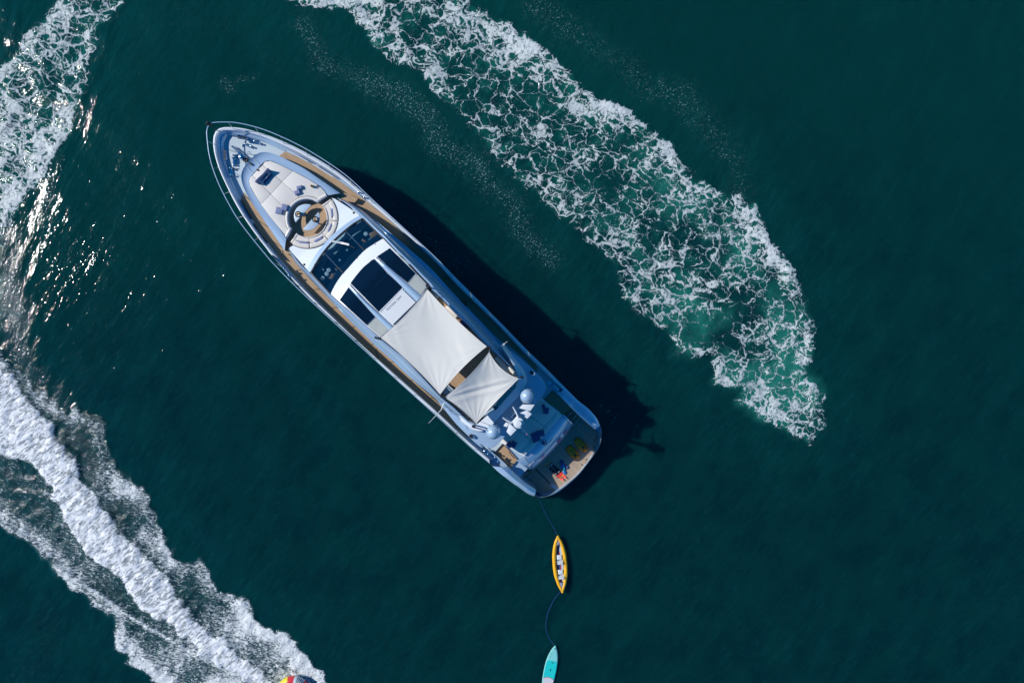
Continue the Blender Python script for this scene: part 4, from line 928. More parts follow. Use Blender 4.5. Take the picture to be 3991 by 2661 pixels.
for q, a_ in (((880,285), -.15), ((350,720), -1.5)):
    c = WZ(*D1(q)[0], add(ZD, .42)) if False else WZ(*D1((780,285) if q[0] == 880 else q)[0], add(ZD, .42))
    L, w_ = .62, .22; d = Vector((math.cos(a_), math.sin(a_), 0)); e_ = Vector((-d.y, d.x, 0))
    ringp = [c + d*(L/2-w_/2)*(1 if math.cos(t) > 0 else -1) + d*w_/2*math.cos(t) + e_*w_/2*math.sin(t) for t in np.linspace(0, 2*math.pi, 25)[:-1]]
    slab('hawse_hole_plate', [Vector((p.x, p.y, 0)) for p in ringp], c.z-.03, c.z+.01, m_pipe, Y_)
    tube('hawse_ring', ringp, .022, m_steel, Y_, closed=True)
    for k in (-.12, .08): tube('hawse_roller', [c + d*k + e_*w_/2 + Vector((0, 0, .02)), c + d*k - e_*w_/2 + Vector((0, 0, .02))], .025, m_steel, Y_)
# anchor gear: triangular recess with windlass and chain
rec = D1((435,420),(480,385),(560,470),(820,590),(1015,780),(860,945),(670,790),(560,580))
slab('anchor_recess', [WZ(a_, b_, ZD, .012) for a_, b_ in rec], 2.9, 3.19, m_silver, Y_)
slab('anchor_recess_rim', [WZ(a_, b_, ZD, .05) for a_, b_ in D1((435,420),(480,385),(560,480),(510,510))], 3.0, 3.3, m_pipe, Y_, bev=.01)
tube('anchor_chain_channel', px(D1((520,500),(640,610),(760,720),(880,800)), ZD, 10, off=.10), .055, m_steel, Y_)
tube('anchor_chain', px(D1((540,500),(700,630),(870,780)), ZD, 22, off=.19), [.03 if i % 2 else .045 for i in range(22)], m_steel, Y_, sides=6)
c = WZ(*D1((800,790))[0], ZD); V, Fs = lathe(c, [(.16, 0), (.16, .1), (.10, .14), (.10, .24), (.15, .28), (.15, .34), (.05, .38)], 16); obj('anchor_windlass', V, Fs, m_steel, Y_)
c = WZ(*D1((720,700))[0], ZD); V, Fs = lathe(c, [(.06, 0), (.06, .15), (.09, .18), (.04, .24)], 12); obj('windlass_brake', V, Fs, m_steel, Y_)
V, Fs = box(WZ(*D1((880,850))[0], ZD, .01), .28, .2, .22, BOAT_ANG+.7); obj('windlass_motor', V, Fs, m_dark, Y_)
hc = WZ(*D1((945,670))[0], ZD, .25); tube('windlass_handwheel', [hc + Vector((.13*math.cos(t), .08*math.sin(t), 0)) for t in np.linspace(0, 2*math.pi, 19)[:-1]], .016, m_steel, Y_, closed=True)
tube('handwheel_stem', [hc, hc - Vector((.06, 0, .24))], .02, m_steel, Y_)
for q in D1((800,470),(780,500),(550,720),(370,1005)):
    c = WZ(*q, ZD); V, Fs = lathe(c, [(.05, 0), (.05, .05), (.02, .07)], 10); obj('deck_filler_cap', V, Fs, m_bright, Y_)
tube('foredeck_hose', px(D1((560,1045),(640,1058),(700,1055)), ZD, 8, off=.03), .02, m_dark, Y_)
slab('foredeck_drain', [WZ(a_, b_, ZD, .006) for a_, b_ in D1((652,375),(678,370),(680,500),(655,500))], 3.0, 3.2, m_navy, Y_)
tube('trunk_hatch_seam', px(D1((870,960),(1030,1135),(1195,965),(1010,775)), add(ZT, .045), 24), .012, m_grey, Y_)
c = WZ(*D1((990,935))[0], add(ZT, .03)); V, Fs = box(c, .22, .10, .06, BOAT_ANG); obj('deck_chock', V, Fs, m_dark, Y_)
for q in D1((1150,1085)) + C1((1250,745)):
    c = WZ(*q, add(ZT, .04)); V, Fs = lathe(c, [(.05, 0), (.06, .05), (.02, .09)], 10); obj('sunpad_stud', V, Fs, m_maroon, Y_)
# slots along the bulwark ledge
for c_ in (C1((470,885),(520,985),(578,1080)), C1((600,1128),(665,1230),(738,1322))):
    tube('bulwark_slot', px(c_, add(ZD, .2), 10), .05, m_pipe, Y_)
for c_ in (C1((935,390),(1040,435),(1150,497)), C1((1200,520),(1300,585),(1405,650))):
    tube('bulwark_grip_rail', px(c_, add(ZD, .45), 10), .04, m_bright, Y_)
# ---- guard rail
ZR = lin([(0, 4.75), (8, 4.2), (14, 3.85), (19, 3.5), (30, 3.15)])
RS = C1((150,108),(165,104),(220,96),(400,99),(560,130),(740,185),(960,280),(1180,392),(1380,522),(1568,650)) + E1((1050,185),(1568,640)) + E2((930,400),(1100,555),(1568,965)) + E3((900,428),(1568,1055)) + E6((900,430),(1568,1080)) + D7((950,530),(1568,1105)) + D6((650,370))
RP = C1((150,108),(128,150),(119,200),(125,270),(140,400),(170,530),(240,720),(340,920),(450,1110),(600,1300),(740,1470)) + E4((0,340),(400,740),(680,1030),(1100,1440)) + E5((300,880),(600,1150),(1050,1568)) + D8((480,1090),(750,1330),(1000,1568)) + D4((400,1108),(880,1552)) + D5((430,775))
for RR, OO, II in ((RS, O_star, I_star), (RP, O_port, I_port)):
    rr = fair(px(RR, ZR, 100)); tube('guard_rail', rr, .025, m_rail, Y_, sides=8)
    oo = fair(px(OO, ZC, 200, off=.03)); ii = fair(px(II, ZC, 200, off=.04))
    V, Fs = [], []
    for k in range(4, 98, 6):
        s = st(rr[k])[0]; j = min(range(200), key=lambda q: abs(st(ii[q])[0] - s - .18)); b_ = oo[j].lerp(ii[j], .6)
        tube('rail_stanchion', [rr[k], rr[k].lerp(b_, .85) , b_ + Vector((0, 0, 0))], .017, m_steel, Y_, sides=5)
V, Fs = lathe(W(*C1((140,112))[0], 4.8), [(.05, -.35), (.10, -.1), (.13, .05), (.10, .18), (.03, .22)], 12); bl_ = obj('bow_light', V, Fs, m_dark, Y_)
tube('jack_staff', [W(*C1((148,125))[0], 4.4), W(*C1((108,98))[0], 5.3)], .03, m_dark, Y_)
tube('bow_light_stem', [W(*C1((148,118))[0], 4.7), W(*C1((220,182))[0], 3.95)], .03, m_dark, Y_)

# ================================================================ shade sails (own things, held by poles on the yacht)
def sail(name, c, zs, bows, label, fold=None, wr=.009, n=72):
    """c: four photo corners A,B,C,D; bows: inward bow of each edge AB, BC, CD, DA as share of edge length"""
    P = [W(*q, z) for q, z in zip(c, zs)]; cen = sum(P, Vector())/4
    def e(i, k):
        a_, b_ = P[i], P[(i+1) % 4]; m_ = (a_+b_)/2; inw = cen - m_; inw.z = 0; d = (b_-a_); d.z = 0; inw = inw - d.normalized()*inw.dot(d.normalized()); inw.normalize()
        return a_.lerp(b_, k) + inw*bows[i]*d.length*4*k*(1-k)
    rows = []
    for i in range(n+1):
        v = i/n; row = []
        for j in range(n+1):
            u = j/n
            p = e(0, u)*(1-v) + e(2, 1-u)*v + e(3, 1-v)*(1-u) + e(1, v)*u - (P[0]*(1-u)*(1-v) + P[1]*u*(1-v) + P[2]*u*v + P[3]*(1-u)*v)
            # creases running out of the corners
            h = -.22*math.sin(math.pi*u)*math.sin(math.pi*v)
            for ci_ in range(4):
                d = p - P[ci_]; r = math.hypot(d.x, d.y); a_ = math.atan2(d.y, d.x)
                h += wr*math.sin(a_*(13 + 4*ci_) + ci_*2 + 3*mnoise.noise(Vector((a_*3, ci_*5, 0))))*math.exp(-(r/1.5)**2)*min(1, r/.3)
            w_ = mnoise.noise(Vector((p.x*.9 + p.y*.5, p.y*.35 - p.x*.2, 1.7)))
            h += .035*w_
            q_ = Vector((p.x*.86 + p.y*.5, -p.x*.5 + p.y*.86, 0)); h += .006*math.sin(q_.x*9)*max(0, mnoise.noise(Vector((p.x*.8, p.y*.8, 4.4))))*2
            if fold:
                a2_, b2_ = fold; ab = b2_-a2_; ab.z = 0; t = max(0, min(1, (p-a2_).dot(ab)/ab.length_squared)); dd = (p - a2_); dd.z = 0; side = (dd - ab*t); sd_ = side.length*(1 if side.y > 0 else -1)
                k_ = math.sin(math.pi*min(1, max(0, t)))**.5 if 0 < t < 1 else 0; sd_ = (ab.x*dd.y - ab.y*dd.x)/ab.length
                h += k_*(.032*math.exp(-((sd_-.10)/.13)**2) - .028*math.exp(-((sd_+.08)/.11)**2) + .03*math.exp(-((sd_+.34)/.15)**2))
            row.append(Vector((p.x, p.y, p.z + h)))
        rows.append(row)
    V, Fs = grid(rows); Nn = len(V); m = n+1
    V2 = V + [v - Vector((0, 0, .012)) for v in V]
    ringi = [j for j in range(m)] + [i*m+n for i in range(1, m)] + [n*m+j for j in range(n-1, -1, -1)] + [i*m for i in range(n-1, 0, -1)]
    F2 = Fs + [tuple(q+Nn for q in f)[::-1] for f in Fs] + [(ringi[i], ringi[(i+1) % len(ringi)], ringi[(i+1) % len(ringi)]+Nn, ringi[i]+Nn) for i in range(len(ringi))]
    root = thing(name, tuple(cen), label, 'shade sail', 'canvas shade sails over the top deck')
    obj('canvas', V2, F2, m_canvas, root)
    tube('hem', [V[i] for i in ringi], .013, m_cream_edge, root, closed=True, sides=5)
    for i in range(4):
        d = (P[i]-cen); d.z = 0; d.normalize(); tube('corner_ring', [P[i] + d*(.0), P[i] + d*.13], .03, m_steel, root, sides=6)
    return P
sA = sail('shade_sail', C4((595,108),(1112,605),(706,1022),(188,528)), (7.0, 7.2, 7.2, 7.0), (.02, .035, .025, .032), 'large white canvas shade sail tied over the front of the top deck')
a_, b_ = C4((790,1042),(1330,898)); 
sB = sail('shade_sail', C4((1135,655),(1390,886),(1020,1276),(748,1050)), (7.2, 6.85, 6.85, 7.2), (.10, .01, .04, .036), 'smaller white canvas shade sail with a long diagonal fold at the stern end', fold=(W(*a_, 7.0), W(*b_, 7.0)))
def pole(q, zt, zb=5.7, foot=None, r=.05):
    a_ = W(*q, zt); f = W(*foot, zb) if foot else Vector((a_.x, a_.y, zb))
    tube('sail_pole', [f, f.lerp(a_, .9), a_], r, m_dark, Y_); V, Fs = box(a_ - Vector((0, 0, .1)), .22, .12, .14, BOAT_ANG+.4); obj('sail_pole_head', V, Fs, m_dark, Y_)
pole(C4((596,75))[0], 7.0, foot=C4((625,95))[0]); pole(C4((150,530))[0], 7.0, foot=C4((195,545))[0]); pole(C4((1135,612))[0], 7.25); pole(C4((725,1045))[0], 7.25, r=.07)
pole(D4((915,1020))[0], 6.8, zb=5.8); pole(D7((840,1195))[0], 6.8, zb=5.8)
tube('sail_boom', [W(*p, 6.5) for p in D4((920,1030),(1200,1110))], .035, m_navy, Y_)
for q in (D4((1070,885),(1330,985)), D4((360,680),(640,750)), D7((770,1222),(835,1200))):
    tube('sail_lashing', [W(*p, 6.7) for p in q], .012, m_navy, Y_, sides=5)
# ================================================================ loose things on the yacht
def unit(v): v = Vector(v); v.z = 0; v.normalize(); return v
def pillow_mesh(c, dx, dy, h, ang, n=8, tilt=0.0, pinch=.03):
    """soft square cushion, corners pulled out"""
    V = []; c = Vector(c)
    for side in (1, -1):
        for i in range(n+1):
            for j in range(n+1):
                u = -1 + 2*i/n; v = -1 + 2*j/n; k = ((1-u**6)*(1-v**6))**.5
                x = u*dx/2*(1 - pinch*(1-v*v)); y = v*dy/2*(1 - pinch*(1-u*u)); z = h/2 + side*h/2*k + x*tilt
                V.append(c + Vector((x*math.cos(ang) - y*math.sin(ang), x*math.sin(ang) + y*math.cos(ang), z)))
    m = n+1; Fs = []
    for s in (0, 1):
        for i in range(n):
            for j in range(n):
                q = (s*m*m + i*m+j, s*m*m + (i+1)*m+j, s*m*m + (i+1)*m+j+1, s*m*m + i*m+j+1); Fs.append(q if s == 0 else q[::-1])
    return V, Fs
def cushion(q0, q1, q_side, z, label, group, mat=m_lav, h=.16, f=None, tilt=0.0):
    """q0,q1 the middle of two opposite short sides, q_side the middle of a long side"""
    a, b, s = W(*q0, z), W(*q1, z), W(*q_side, z); c = (a+b)/2; d = b-a; ang = math.atan2(d.y, d.x)
    half = abs((s-c).dot(Vector((-d.y, d.x, 0)).normalized()))
    V, Fs = pillow_mesh(c, d.length, 2*half, h, ang, tilt=tilt); o = obj('cushion', V, Fs, mat, None, label=label, cat='cushion', group=group)
    e = ORIG[o]; return o
zs = 3.74
G1 = 'loose cushions on the bow sunpad and its round sofa'
cushion(*C1((1038,772),(1100,757),(1067,745)), zs, 'lavender cushion nearer the amber candle, upper one of the overlapping pair', G1, h=.18)
cushion(*C1((1018,825),(1078,800),(1040,790)), zs, 'lavender cushion, lower one of the overlapping pair on the starboard sunpad', G1, h=.18)
cushion(*C1((885,958),(955,978),(925,935)), zs+.03, 'dusky blue square cushion touching the seating well, right one of its pair', G1, h=.2)
cushion(*C1((825,992),(905,1008),(870,965)), zs, 'dusky blue square cushion, left one of the pair by the round well', G1, h=.18)
cushion(*C2((925,535),(938,660),(914,600)), 3.56, 'slim lavender cushion on the ring sofa nearest the starboard gangway', G1, h=.22)
cushion(*C2((930,730),(885,835),(893,775)), 3.56, 'slim lavender cushion on the ring sofa, second from the starboard end', G1, h=.22)
cushion(*C2((825,895),(712,955),(762,905)), 3.56, 'slim lavender cushion on the ring sofa facing the wiper arms', G1, h=.22)
cushion(*C2((655,968),(515,955),(585,945)), 3.56, 'long lavender cushion at the port end of the ring sofa', G1, h=.22)
G2 = 'navy cushions on the aft sunpad'
cushion(*C5((930,455),(948,515),(922,485)), ZS, 'navy cushion by the starboard edge of the aft sunpad, forward one of its pair', G2, m_navy)
cushion(*C5((968,490),(955,555),(990,525)), ZS+.02, 'navy cushion by the starboard edge of the aft sunpad, aft one of its pair', G2, m_navy)
cushion(*C5((570,845),(610,890),(605,840)), ZS, 'dark navy cushion near the sunlit corner of the aft sunpad', G2, m_navy)
cushion(*C5((605,850),(655,880),(645,835)), ZS+.06, 'dark navy cushion overlapping its neighbour beside the port dome', G2, m_navy)
cushion(*C5((815,805),(895,775),(845,740)), ZS, 'large navy cushion by the garage door edge, port one of its pair', G2, m_navy, h=.2)
cushion(*C5((865,760),(945,745),(900,720)), ZS+.04, 'large navy cushion by the garage door edge, starboard one of its pair', G2, m_navy, h=.2)
# folding lounge backrest standing on the bow sunpad
a_, b_ = [W(*p, zs+.05) for p in C1((645,728),(778,590))]; d = unit(b_-a_); nrm_ = Vector((-d.y, d.x, 0)); nrm_ = nrm_ if nrm_.x < 0 else -nrm_
ru = thing('folding_backrest', tuple((a_+b_)/2), 'navy folding lounge backrest standing open on the bow sunpad', 'backrest')
L = (b_-a_).length; rows = []
for k, (o_, z) in enumerate(((.0, 0), (.02, .22), (.06, .45), (.10, .47), (.10, .44), (.06, .22), (.05, 0))):
    rows.append([a_ + d*L*i/10 - nrm_*(-o_) + Vector((0, 0, z - .05 + .03*math.sin(i*.8)*(z > .3))) for i in range(11)])
V, Fs = grid(rows); Fs += [tuple(k*11 for k in range(7)), tuple(k*11+10 for k in range(7))[::-1]]; obj('back_panel', V, Fs, m_lav, ru)
V, Fs = pillow_mesh((a_+b_)/2 + d*.08 - nrm_*.22 + Vector((0, 0, -.05)), L*.66, .17, .16, math.atan2(d.y, d.x)); obj('seat_roll', V, Fs, m_navy, ru)
tube('grey_trim', [a_ + d*L*.28 - nrm_*.12 + Vector((0, 0, .15)), a_ + d*L*.55 - nrm_*.16 + Vector((0, 0, .19)), a_ + d*L*.82 - nrm_*.10 + Vector((0, 0, .15))], .03, m_ptabl, ru)
tube('strut', [a_ + d*L*.2 + Vector((0, 0, .3)), a_ + d*L*.2 - nrm_*.4], .015, m_steel, ru); tube('strut', [a_ + d*L*.8 + Vector((0, 0, .3)), a_ + d*L*.8 - nrm_*.4], .015, m_steel, ru)
# amber candle lantern on the sunpad
c = W(*C1((1195,750))[0], zs); la_ = thing('lantern', tuple(c), 'small amber glass lantern on the starboard edge of the sunpad', 'lantern')
V, Fs = lathe(c, [(.07, 0), (.085, .05), (.085, .15), (.05, .22)], 14); obj('glass_body', V, Fs, m_amber, la_)
V, Fs = lathe(c + Vector((0, 0, .22)), [(.05, 0), (.05, .03), (.02, .05)], 12); obj('cap', V, Fs, m_maroon, la_)
tube('handle', [c + Vector((.06*math.cos(t), 0, .23 + .09*math.sin(t))) for t in np.linspace(0, math.pi, 9)], .008, m_dark, la_)
# glass bowls on the half-moon tables
def bowl(q, label, tone):
    c = W(*q, 3.78); r_ = thing('glass_bowl', tuple(c), label, 'bowl', 'glass bowls on the half-moon tables')
    prof = [(.07, 0), (.13, .03), (.185, .10), (.20, .18), (.185, .18), (.17, .11), (.12, .045), (.02, .03)]
    V, Fs = lathe(c, prof, 22); obj('bowl_glass', V, Fs, m_clear, r_)
    for k in range(7):
        a_ = k*2.4 + tone; rr = .0 if k == 0 else .09; p = c + Vector((rr*math.cos(a_), rr*math.sin(a_), .05))
        V, Fs = lathe(p, [(.01, 0), (.04, .02), (.05, .05), (.035, .09), (.008, .10)], 8); obj('amber_candle', V, Fs, (m_amber, m_maroon, m_bright)[k % 3], r_)
bowl(C2((517,618))[0], 'clear glass bowl of amber candles on the forward half-moon table', 0)
bowl(C2((728,680))[0], 'clear glass bowl of amber candles on the aft half-moon table', 1.3)
# rolled ensign on the garage door
e0, e1 = on_door(C5((925,825))[0], .05), on_door(C5((945,870))[0], .05)
en = thing('rolled_ensign', tuple(e1), 'rolled navy, white and red flag with its chrome staff on the garage door', 'flag')
tube('flag_roll', [e0, e0.lerp(e1, .5) + Vector((0, 0, .08)), e1], [.05, .12, .06], m_navy, en, sides=10)
tube('red_fold', [e0 + Vector((.17, 0, .02)), e1 + Vector((.14, .05, .06))], [.03, .06], m_red, en); tube('white_fold', [e0 + Vector((.10, 0, .05)), e1 + Vector((.08, 0, .09))], [.03, .05], m_bright, en)
tube('staff', [e0 + Vector((.2, .02, .06)), e1 + Vector((.19, -.02, .06)), e1 + Vector((.0, -.08, .05))], .014, m_steel, en)

# ---- sea scooters on the platform
def scooter(nose, tail, label):
    a_, b_ = W(*tail, ZP), W(*nose, ZP); d = b_-a_; L = d.length; ang = math.atan2(d.y, d.x); d.normalize(); e_ = Vector((-d.y, d.x, 0))
    r_ = thing('sea_scooter', tuple((a_+b_)/2), label, 'sea scooter', 'orange sea scooters on the swim platform')
    def w(u): return float(np.interp(u, [0, .04, .12, .35, .6, .75, .88, .96, 1], [.10, .17, .21, .225, .245, .225, .15, .08, .02]))*L/.95
    us = [0, .02, .05, .1, .2, .3, .4, .5, .6, .7, .78, .85, .91, .96, .985, 1]; rows = []
    for u in us:
        ww = w(u); hh = float(np.interp(u, [0, .1, .5, .8, 1], [.10, .17, .24, .20, .08])); row = []
        for k in range(17):
            t = math.pi*k/16; x = math.cos(t); row.append(a_ + d*u*L + e_*ww*(abs(x)**.75*(1 if x > 0 else -1)) + Vector((0, 0, .05 + hh*math.sin(t)**.55)))
        rows.append(row + [a_ + d*u*L - e_*ww*.8 + Vector((0, 0, .012)), a_ + d*u*L + e_*ww*.8 + Vector((0, 0, .012))])
    loft('shell', rows, m_orange, r_, closed=True, cap=True)
    tube('bumper', [rw[0] + Vector((0, 0, -.0)) for rw in rows] + [rw[16] for rw in rows[::-1]], .022, m_maroon, r_, closed=True)
    def P(u, v, z): return a_ + d*u*L + e_*v + Vector((0, 0, z))
    V, Fs = box(P(.64, 0, .27), .15, .13, .03, ang, .9); obj('display', V, Fs, m_dark, r_)
    for v in (-.155, .155):
        tube('side_vent', [P(.48, v, .235), P(.66, v*.98, .24)], .022, m_maroon, r_); tube('handle', [P(.74, v*.95, .22), P(.84, v*.62, .235)], .034, m_dark, r_)
    V, Fs = lathe(P(.33, 0, .245), [(.035, 0), (.035, .02), (.015, .03)], 10); obj('charge_cap', V, Fs, m_maroon, r_)
    tube('chest_pad_line', [P(.20, -.05, .245), P(.22, .0, .25), P(.20, .05, .245)], .012, m_ydetail, r_)
scooter(*C6((1235,622),(1010,365)), 'orange sea scooter nearer the starboard edge of the swim platform')
scooter(*C6((1075,770),(845,525)), 'orange sea scooter nearer the middle of the swim platform')
# ---- water skis
def ski(tip, tail, label):
    a_, b_ = W(*tail, ZP), W(*tip, ZP); d = b_-a_; L = d.length; ang = math.atan2(d.y, d.x); d.normalize(); e_ = Vector((-d.y, d.x, 0))
    r_ = thing('water_ski', tuple((a_+b_)/2), label, 'water ski', 'pair of water skis on the swim platform')
    def piece(nm, u0, u1, mat, lift=0.0, nn=8, wk=1.0):
        rows = []
        for i in range(nn+1):
            u = u0 + (u1-u0)*i/nn; ww = float(np.interp(u, [0, .05, .5, .75, .92, 1], [.05, .085, .10, .115, .075, .012]))*wk; z = .035 + lift + .14*max(0, (u-.82)/.18)**2
            rows.append([a_ + d*u*L + e_*ww + Vector((0, 0, z)), a_ + d*u*L - e_*ww + Vector((0, 0, z)), a_ + d*u*L - e_*ww + Vector((0, 0, z-.025)), a_ + d*u*L + e_*ww + Vector((0, 0, z-.025))])
        return loft(nm, rows, mat, r_, closed=True, cap=True)
    piece('tail', 0, .07, m_ydetail); piece('tail_panel', .07, .42, m_maroon); piece('middle', .42, .66, m_dark); piece('tip_panel', .66, 1, m_redski)
    piece('amber_band', .80, .84, m_ydetail, .004); piece('white_label', .13, .18, m_bright, .004, wk=.6)
    V, Fs = box(a_ + d*L*.52 + Vector((0, 0, .035)), .30, .12, .09, ang, .8); obj('binding', V, Fs, m_dark, r_)
    V, Fs = box(a_ + d*L*.58 + Vector((0, 0, .12)), .08, .10, .03, ang, .8); obj('binding_strap', V, Fs, m_grey_lav, r_)
ski(*C6((815,1165),(470,830)), 'red-tipped maroon water ski, the one nearer the blue net')
ski(*C6((760,1208),(402,885)), 'red-tipped maroon water ski lying nearer the gangplank channel')
tube('ski_rope', [W(*p, ZP+.06) for p in C6((610,1145),(660,1165),(740,1158),(690,1130),(640,1150))], .012, m_navy, None, label='thin dark tow rope looped over the tips of the water skis', cat='rope')
# ---- blue heap of snorkel gear
q0 = [W(*p, ZP) for p in C6((735,845),(755,930),(770,1010),(790,1045))]
r_ = thing('snorkel_gear', tuple(q0[1]), 'crumpled heap of bright blue mesh and fins beside the water skis', 'snorkel gear')
for nm, c, s, mt in (('mesh_bag', q0[0], .16, m_navy), ('mesh_fold', q0[1], .17, m_blue), ('mesh_fold', q0[1].lerp(q0[2], .5), .12, m_blue), ('mesh_fold', q0[3], .13, m_blue), ('fin', q0[1] + Vector((.28, -.04, 0)), .12, m_navy)):
    V = []; Fs = []; nr, ns = 6, 12
    for i in range(nr):
        ph = i/(nr-1)*math.pi/2
        for k in range(ns):
            t = 2*math.pi*k/ns; rr = s*math.cos(ph)*(1 + .45*mnoise.noise(Vector((math.cos(t)*1.5 + c.x*9, math.sin(t)*1.5 + i*.4, c.y*7)))) + .004
            V.append(c + Vector((rr*math.cos(t), rr*math.sin(t)*1.1, .01 + s*.75*math.sin(ph))))
    for i in range(nr-1):
        for k in range(ns): Fs.append((i*ns+k, i*ns+(k+1) % ns, (i+1)*ns+(k+1) % ns, (i+1)*ns+k))
    obj(nm, V, Fs, mt, r_)
tube('snorkel', [q0[1] + Vector((-.05, .06, .14)), q0[1] + Vector((.06, -.05, .16)), q0[2] + Vector((0, 0, .1)), q0[3] + Vector((-.08, .05, .12))], .02, m_turq, r_)
# ---- folded lines and fender by the port stern corner
c0, c1_ = [WZ(*p, 1.15) for p in C6((205,1450),(300,1510))]
r_ = thing('folded_fender', tuple((c0+c1_)/2), 'dark blue fender with tangled lines on the port stern corner', 'fender')
tube('fender_body', [c0, c0.lerp(c1_, .15), c0.lerp(c1_, .85), c1_], [.03, .10, .08, .02], m_navy, r_, sides=10)
for k in range(3): tube('line', [c0 + Vector((.1+.1*k, -.05, .08)), c0 + Vector((.18+.12*k, -.22-.05*k, .05)), c0 + Vector((.3+.1*k, -.12, .02))], .012, m_dark, r_, sides=5)

# ================================================================ kayak
K0, K1 = W(*C7((440,135))[0], 0), W(*C7((548,1462))[0], 0)
kd = unit(K1-K0); kL = (K1-K0).length; ke = Vector((-kd.y, kd.x, 0)); 
if ke.x < 0: ke = -ke
kay = thing('inflatable_kayak', tuple((K0+K1)/2), 'yellow two-seat inflatable kayak towed empty on a blue line behind the yacht', 'kayak')
def kp(u, v, z): return K0 + kd*u*kL + ke*v + Vector((0, 0, z))
kw = lambda u: float(np.interp(u, [0, .03, .1, .2, .35, .55, .7, .85, .95, 1], [.02, .10, .26, .39, .495, .52, .475, .32, .14, .02]))
us = [i/28 for i in range(29)]; tr = lambda u: float(np.interp(u, [0, .08, .3, .7, .92, 1], [.06, .105, .135, .135, .105, .06]))
for sgn in (-1, 1):
    tube('side_tube', [kp(u, sgn*max(0, kw(u)-tr(u)), .17 + .16*abs(u-.5)**2*4*.9) for u in us], [tr(u) for u in us], m_yellow, kay, sides=14)
rows = []
for u in us[1:-1]:
    ww = max(.02, kw(u)-tr(u)*1.2); rows.append([kp(u, v*ww, .11 - .05*math.cos(v*1.3) + .1*abs(u-.5)**2*4) for v in np.linspace(-1, 1, 9)])
loft('floor', rows, m_grey_lav, kay)
for u0, u1 in ((.02, .14), (.82, .975)):
    rows = []
    for i in range(7):
        u = u0 + (u1-u0)*i/6; ww = max(.015, kw(u)-tr(u)*1.35); rows.append([kp(u, v*ww, .29 + .05*math.cos(v*1.5)) for v in np.linspace(-1, 1, 7)])
    loft('spray_cover', rows, m_grey_lav, kay)
for cu, cv in ((.385, .0), (.645, .0)):
    V, Fs = pillow_mesh(kp(cu, cv, .12), .34, .36, .16, math.atan2(kd.y, kd.x)); st_ = obj('seat', V, Fs, m_seatw, kay)
    rows = [[kp(cu+.055 + .012*k, v*.2, .14 + .11*k - .03*abs(v)) for v in np.linspace(-1, 1, 7)] for k in range(4)]
    rows += [[p + kd*.05 for p in r] for r in rows[::-1]]
    loft('seat_back', rows, m_seatw, kay, closed=False)
    for sgn in (-1, 1): tube('seat_strap', [kp(cu+.09, sgn*.18, .4), kp(cu+.01, sgn*.36, .26)], .012, m_dark, kay, sides=5)
tube('red_floor_strip', [kp(.30, .02, .135), kp(.5, .03, .13), kp(.80, .03, .135)], .02, m_red, kay)
patch_rows = [[kp(u, v, .125) for v in np.linspace(-.22, .0, 4)] for u in np.linspace(.19, .78, 8)]; loft('blue_floor_panel', patch_rows, m_navy, kay)
patch_rows = [[kp(u, v, .128) for v in np.linspace(.03, .22, 4)] for u in np.linspace(.19, .82, 8)]; loft('pale_floor_panel', patch_rows, m_ptabl, kay)
for sgn in (-1, 1):
    tube('grab_handle', [kp(.52, sgn*.36, .28), kp(.56, sgn*.35, .30)], .03, m_ydetail, kay)
tube('deck_cord', [kp(.17, -.18, .3), kp(.145, 0, .33), kp(.17, .18, .3)], .012, m_bright, kay); tube('deck_cord', [kp(.82, -.2, .3), kp(.845, 0, .3), kp(.81, .22, .3)], .014, m_pink, kay)
tube('paddle_shaft', [kp(.40, .46, .28), kp(.66, .50, .29)], .012, m_dark, kay)
# ================================================================ paddle board
B0, B1 = W(*C8((365,912))[0], 0), W(*C8((150,1960))[0], 0)
bd = unit(B1-B0); be = Vector((-bd.y, bd.x, 0)); be = be if be.x > 0 else -be
Lb = 3.9; pb = thing('paddle_board', tuple(B0 + bd*Lb/2), 'turquoise and white stand-up paddle board trailing behind the kayak', 'paddle board')
def bw(u): return float(np.interp(u, [0, .02, .05, .12, .2, .3, .42, .6, .9, 1], [.01, .07, .14, .25, .34, .405, .435, .42, .30, .20]))
def bp(u, v, z): return B0 + bd*u*Lb + be*v + Vector((0, 0, z + .10*max(0, .2-u)**2*25))
rows = []
for u in [0, .01, .03, .06] + [i/20 for i in range(2, 21)]:
    ww = bw(u); rows.append([bp(u, ww*math.cos(t)*1.0, .085 + .062*(abs(math.sin(t))**.5)*(1 if math.sin(t) > 0 else -1)) for t in np.linspace(0, 2*math.pi, 25)[:-1]])
loft('board_hull', rows, m_turq_lt, pb, closed=True, cap=True)
def pad(nm, u0, u1, mat, c0=0, c1=0, ins=.05, z=.150):
    rows = []
    for i in range(11):
        rows.append([bp(u0 + (u1-u0)*i/10 + (c0*(1-i/10) + c1*i/10)*(1-v*v), v*(bw(u0 + (u1-u0)*i/10)-ins), z) for v in np.linspace(-1, 1, 9)])
    V, Fs = grid(rows); return obj(nm, V, Fs, mat, pb)
pad('bow_pad', .05, .285, m_turq_lt, 0, -.02, .07, .149); pad('turquoise_deck_pad', .295, .60, m_turq, -.025, -.03); pad('grey_tail_pad', .61, .97, m_board, -.03, 0)
tube('red_pad_line', [bp(.605 - .03*(1-v*v), v*(bw(.605)-.05), .152) for v in np.linspace(-1, 1, 11)], .014, m_red, pb)
V, Fs = box(bp(.44, 0, .150), .16, .05, .012, math.atan2(bd.y, bd.x)); obj('carry_handle', V, Fs, m_dark, pb)
V, Fs = box(bp(.31, .06, .150), .05, .14, .006, math.atan2(bd.y, bd.x)); obj('pad_logo_bar', V, Fs, m_dark, pb)
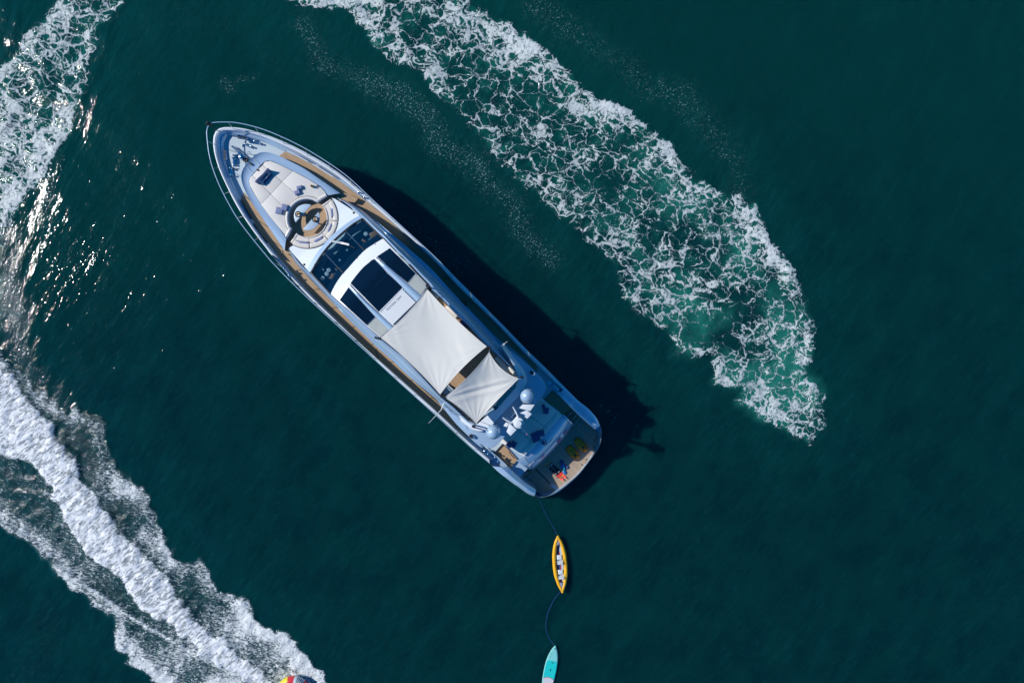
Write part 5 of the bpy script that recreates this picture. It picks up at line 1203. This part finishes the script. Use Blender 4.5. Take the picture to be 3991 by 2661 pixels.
V, Fs = lathe(bp(.05, 0, .165), [(.035, 0), (.035, .02), (.015, .025)], 10); obj('leash_ring', V, Fs, m_dark, pb)
for u in (.16, .21): V, Fs = lathe(bp(u, -.17 if u < .2 else -.2, .155), [(.02, 0), (.02, .015)], 8); obj('bungee_eye', V, Fs, m_dark, pb)
# ================================================================ tow lines
t1 = [W(*p, z) for p, z in zip(full((1240,1149),(1246,1165),(1258,1188),(1270,1208),(1280,1229)), (.6, .2, .13, .12, .25))]
tube('tow_line', smooth(t1, 30), .012, m_blueled, None, label='faint blue tow line from the yacht stern to the kayak bow', cat='tow line', group='blue tow lines')
t2 = [W(*p, z) for p, z in zip(C8((470,10),(420,55),(345,150),(300,240),(255,340),(225,430),(210,520),(208,610),(220,690),(245,770),(290,850),(352,920)), (.2, .14, .12, .12, .12, .12, .12, .12, .12, .12, .12, .2))]
tube('tow_line', smooth(t2, 50), .013, m_blueled, None, label='blue tow line curving from the kayak stern to the paddle board', cat='tow line', group='blue tow lines')
# ================================================================ towed inflatable at the frame edge
TC = W(1140, 2703, .5); tb_ = thing('towable_tube', (TC.x, TC.y, 0), 'red and yellow round inflatable tube skimming ahead of the white wake', 'inflatable tube')
def tor(nm, a0, a1, mat, R0=.82, r0=.34, lift=0.0):
    n_ = 26; rows = []
    for i in range(n_+1):
        t = math.radians(a0 + (a1-a0)*i/n_); rows.append([Vector((TC.x + (R0 + (r0+lift)*math.cos(p))*math.cos(t), TC.y + (R0 + (r0+lift)*math.cos(p))*math.sin(t), .36 + (r0+lift)*math.sin(p))) for p in np.linspace(0, 2*math.pi, 17)[:-1]])
    return loft(nm, rows, mat, tb_, closed=True, cap=True)
tor('yellow_section', 108, 200, m_yel2); tor('red_section', 84, 108, m_red); tor('white_section', 74, 84, m_bright); tor('striped_section', 48, 74, m_white); tor('red_side_section', -60, 48, m_red); tor('lower_section', 200, 300, m_red)
for a0_ in (52, 58, 64, 70): tor('black_stripe', a0_, a0_+2.5, m_dark, lift=.006)
V, Fs = lathe((TC.x, TC.y, .08), [(.9, 0), (.9, .1), (.4, .16), (.02, .16)], 24); obj('tube_floor', V, Fs, m_navy, tb_)
tube('grab_strap', [Vector((TC.x + .95*math.cos(t), TC.y + .95*math.sin(t), .72 + .03*math.sin(q))) for t, q in zip(np.linspace(1.95, 2.35, 7), np.linspace(0, 3.14, 7))], .025, m_dark, tb_)
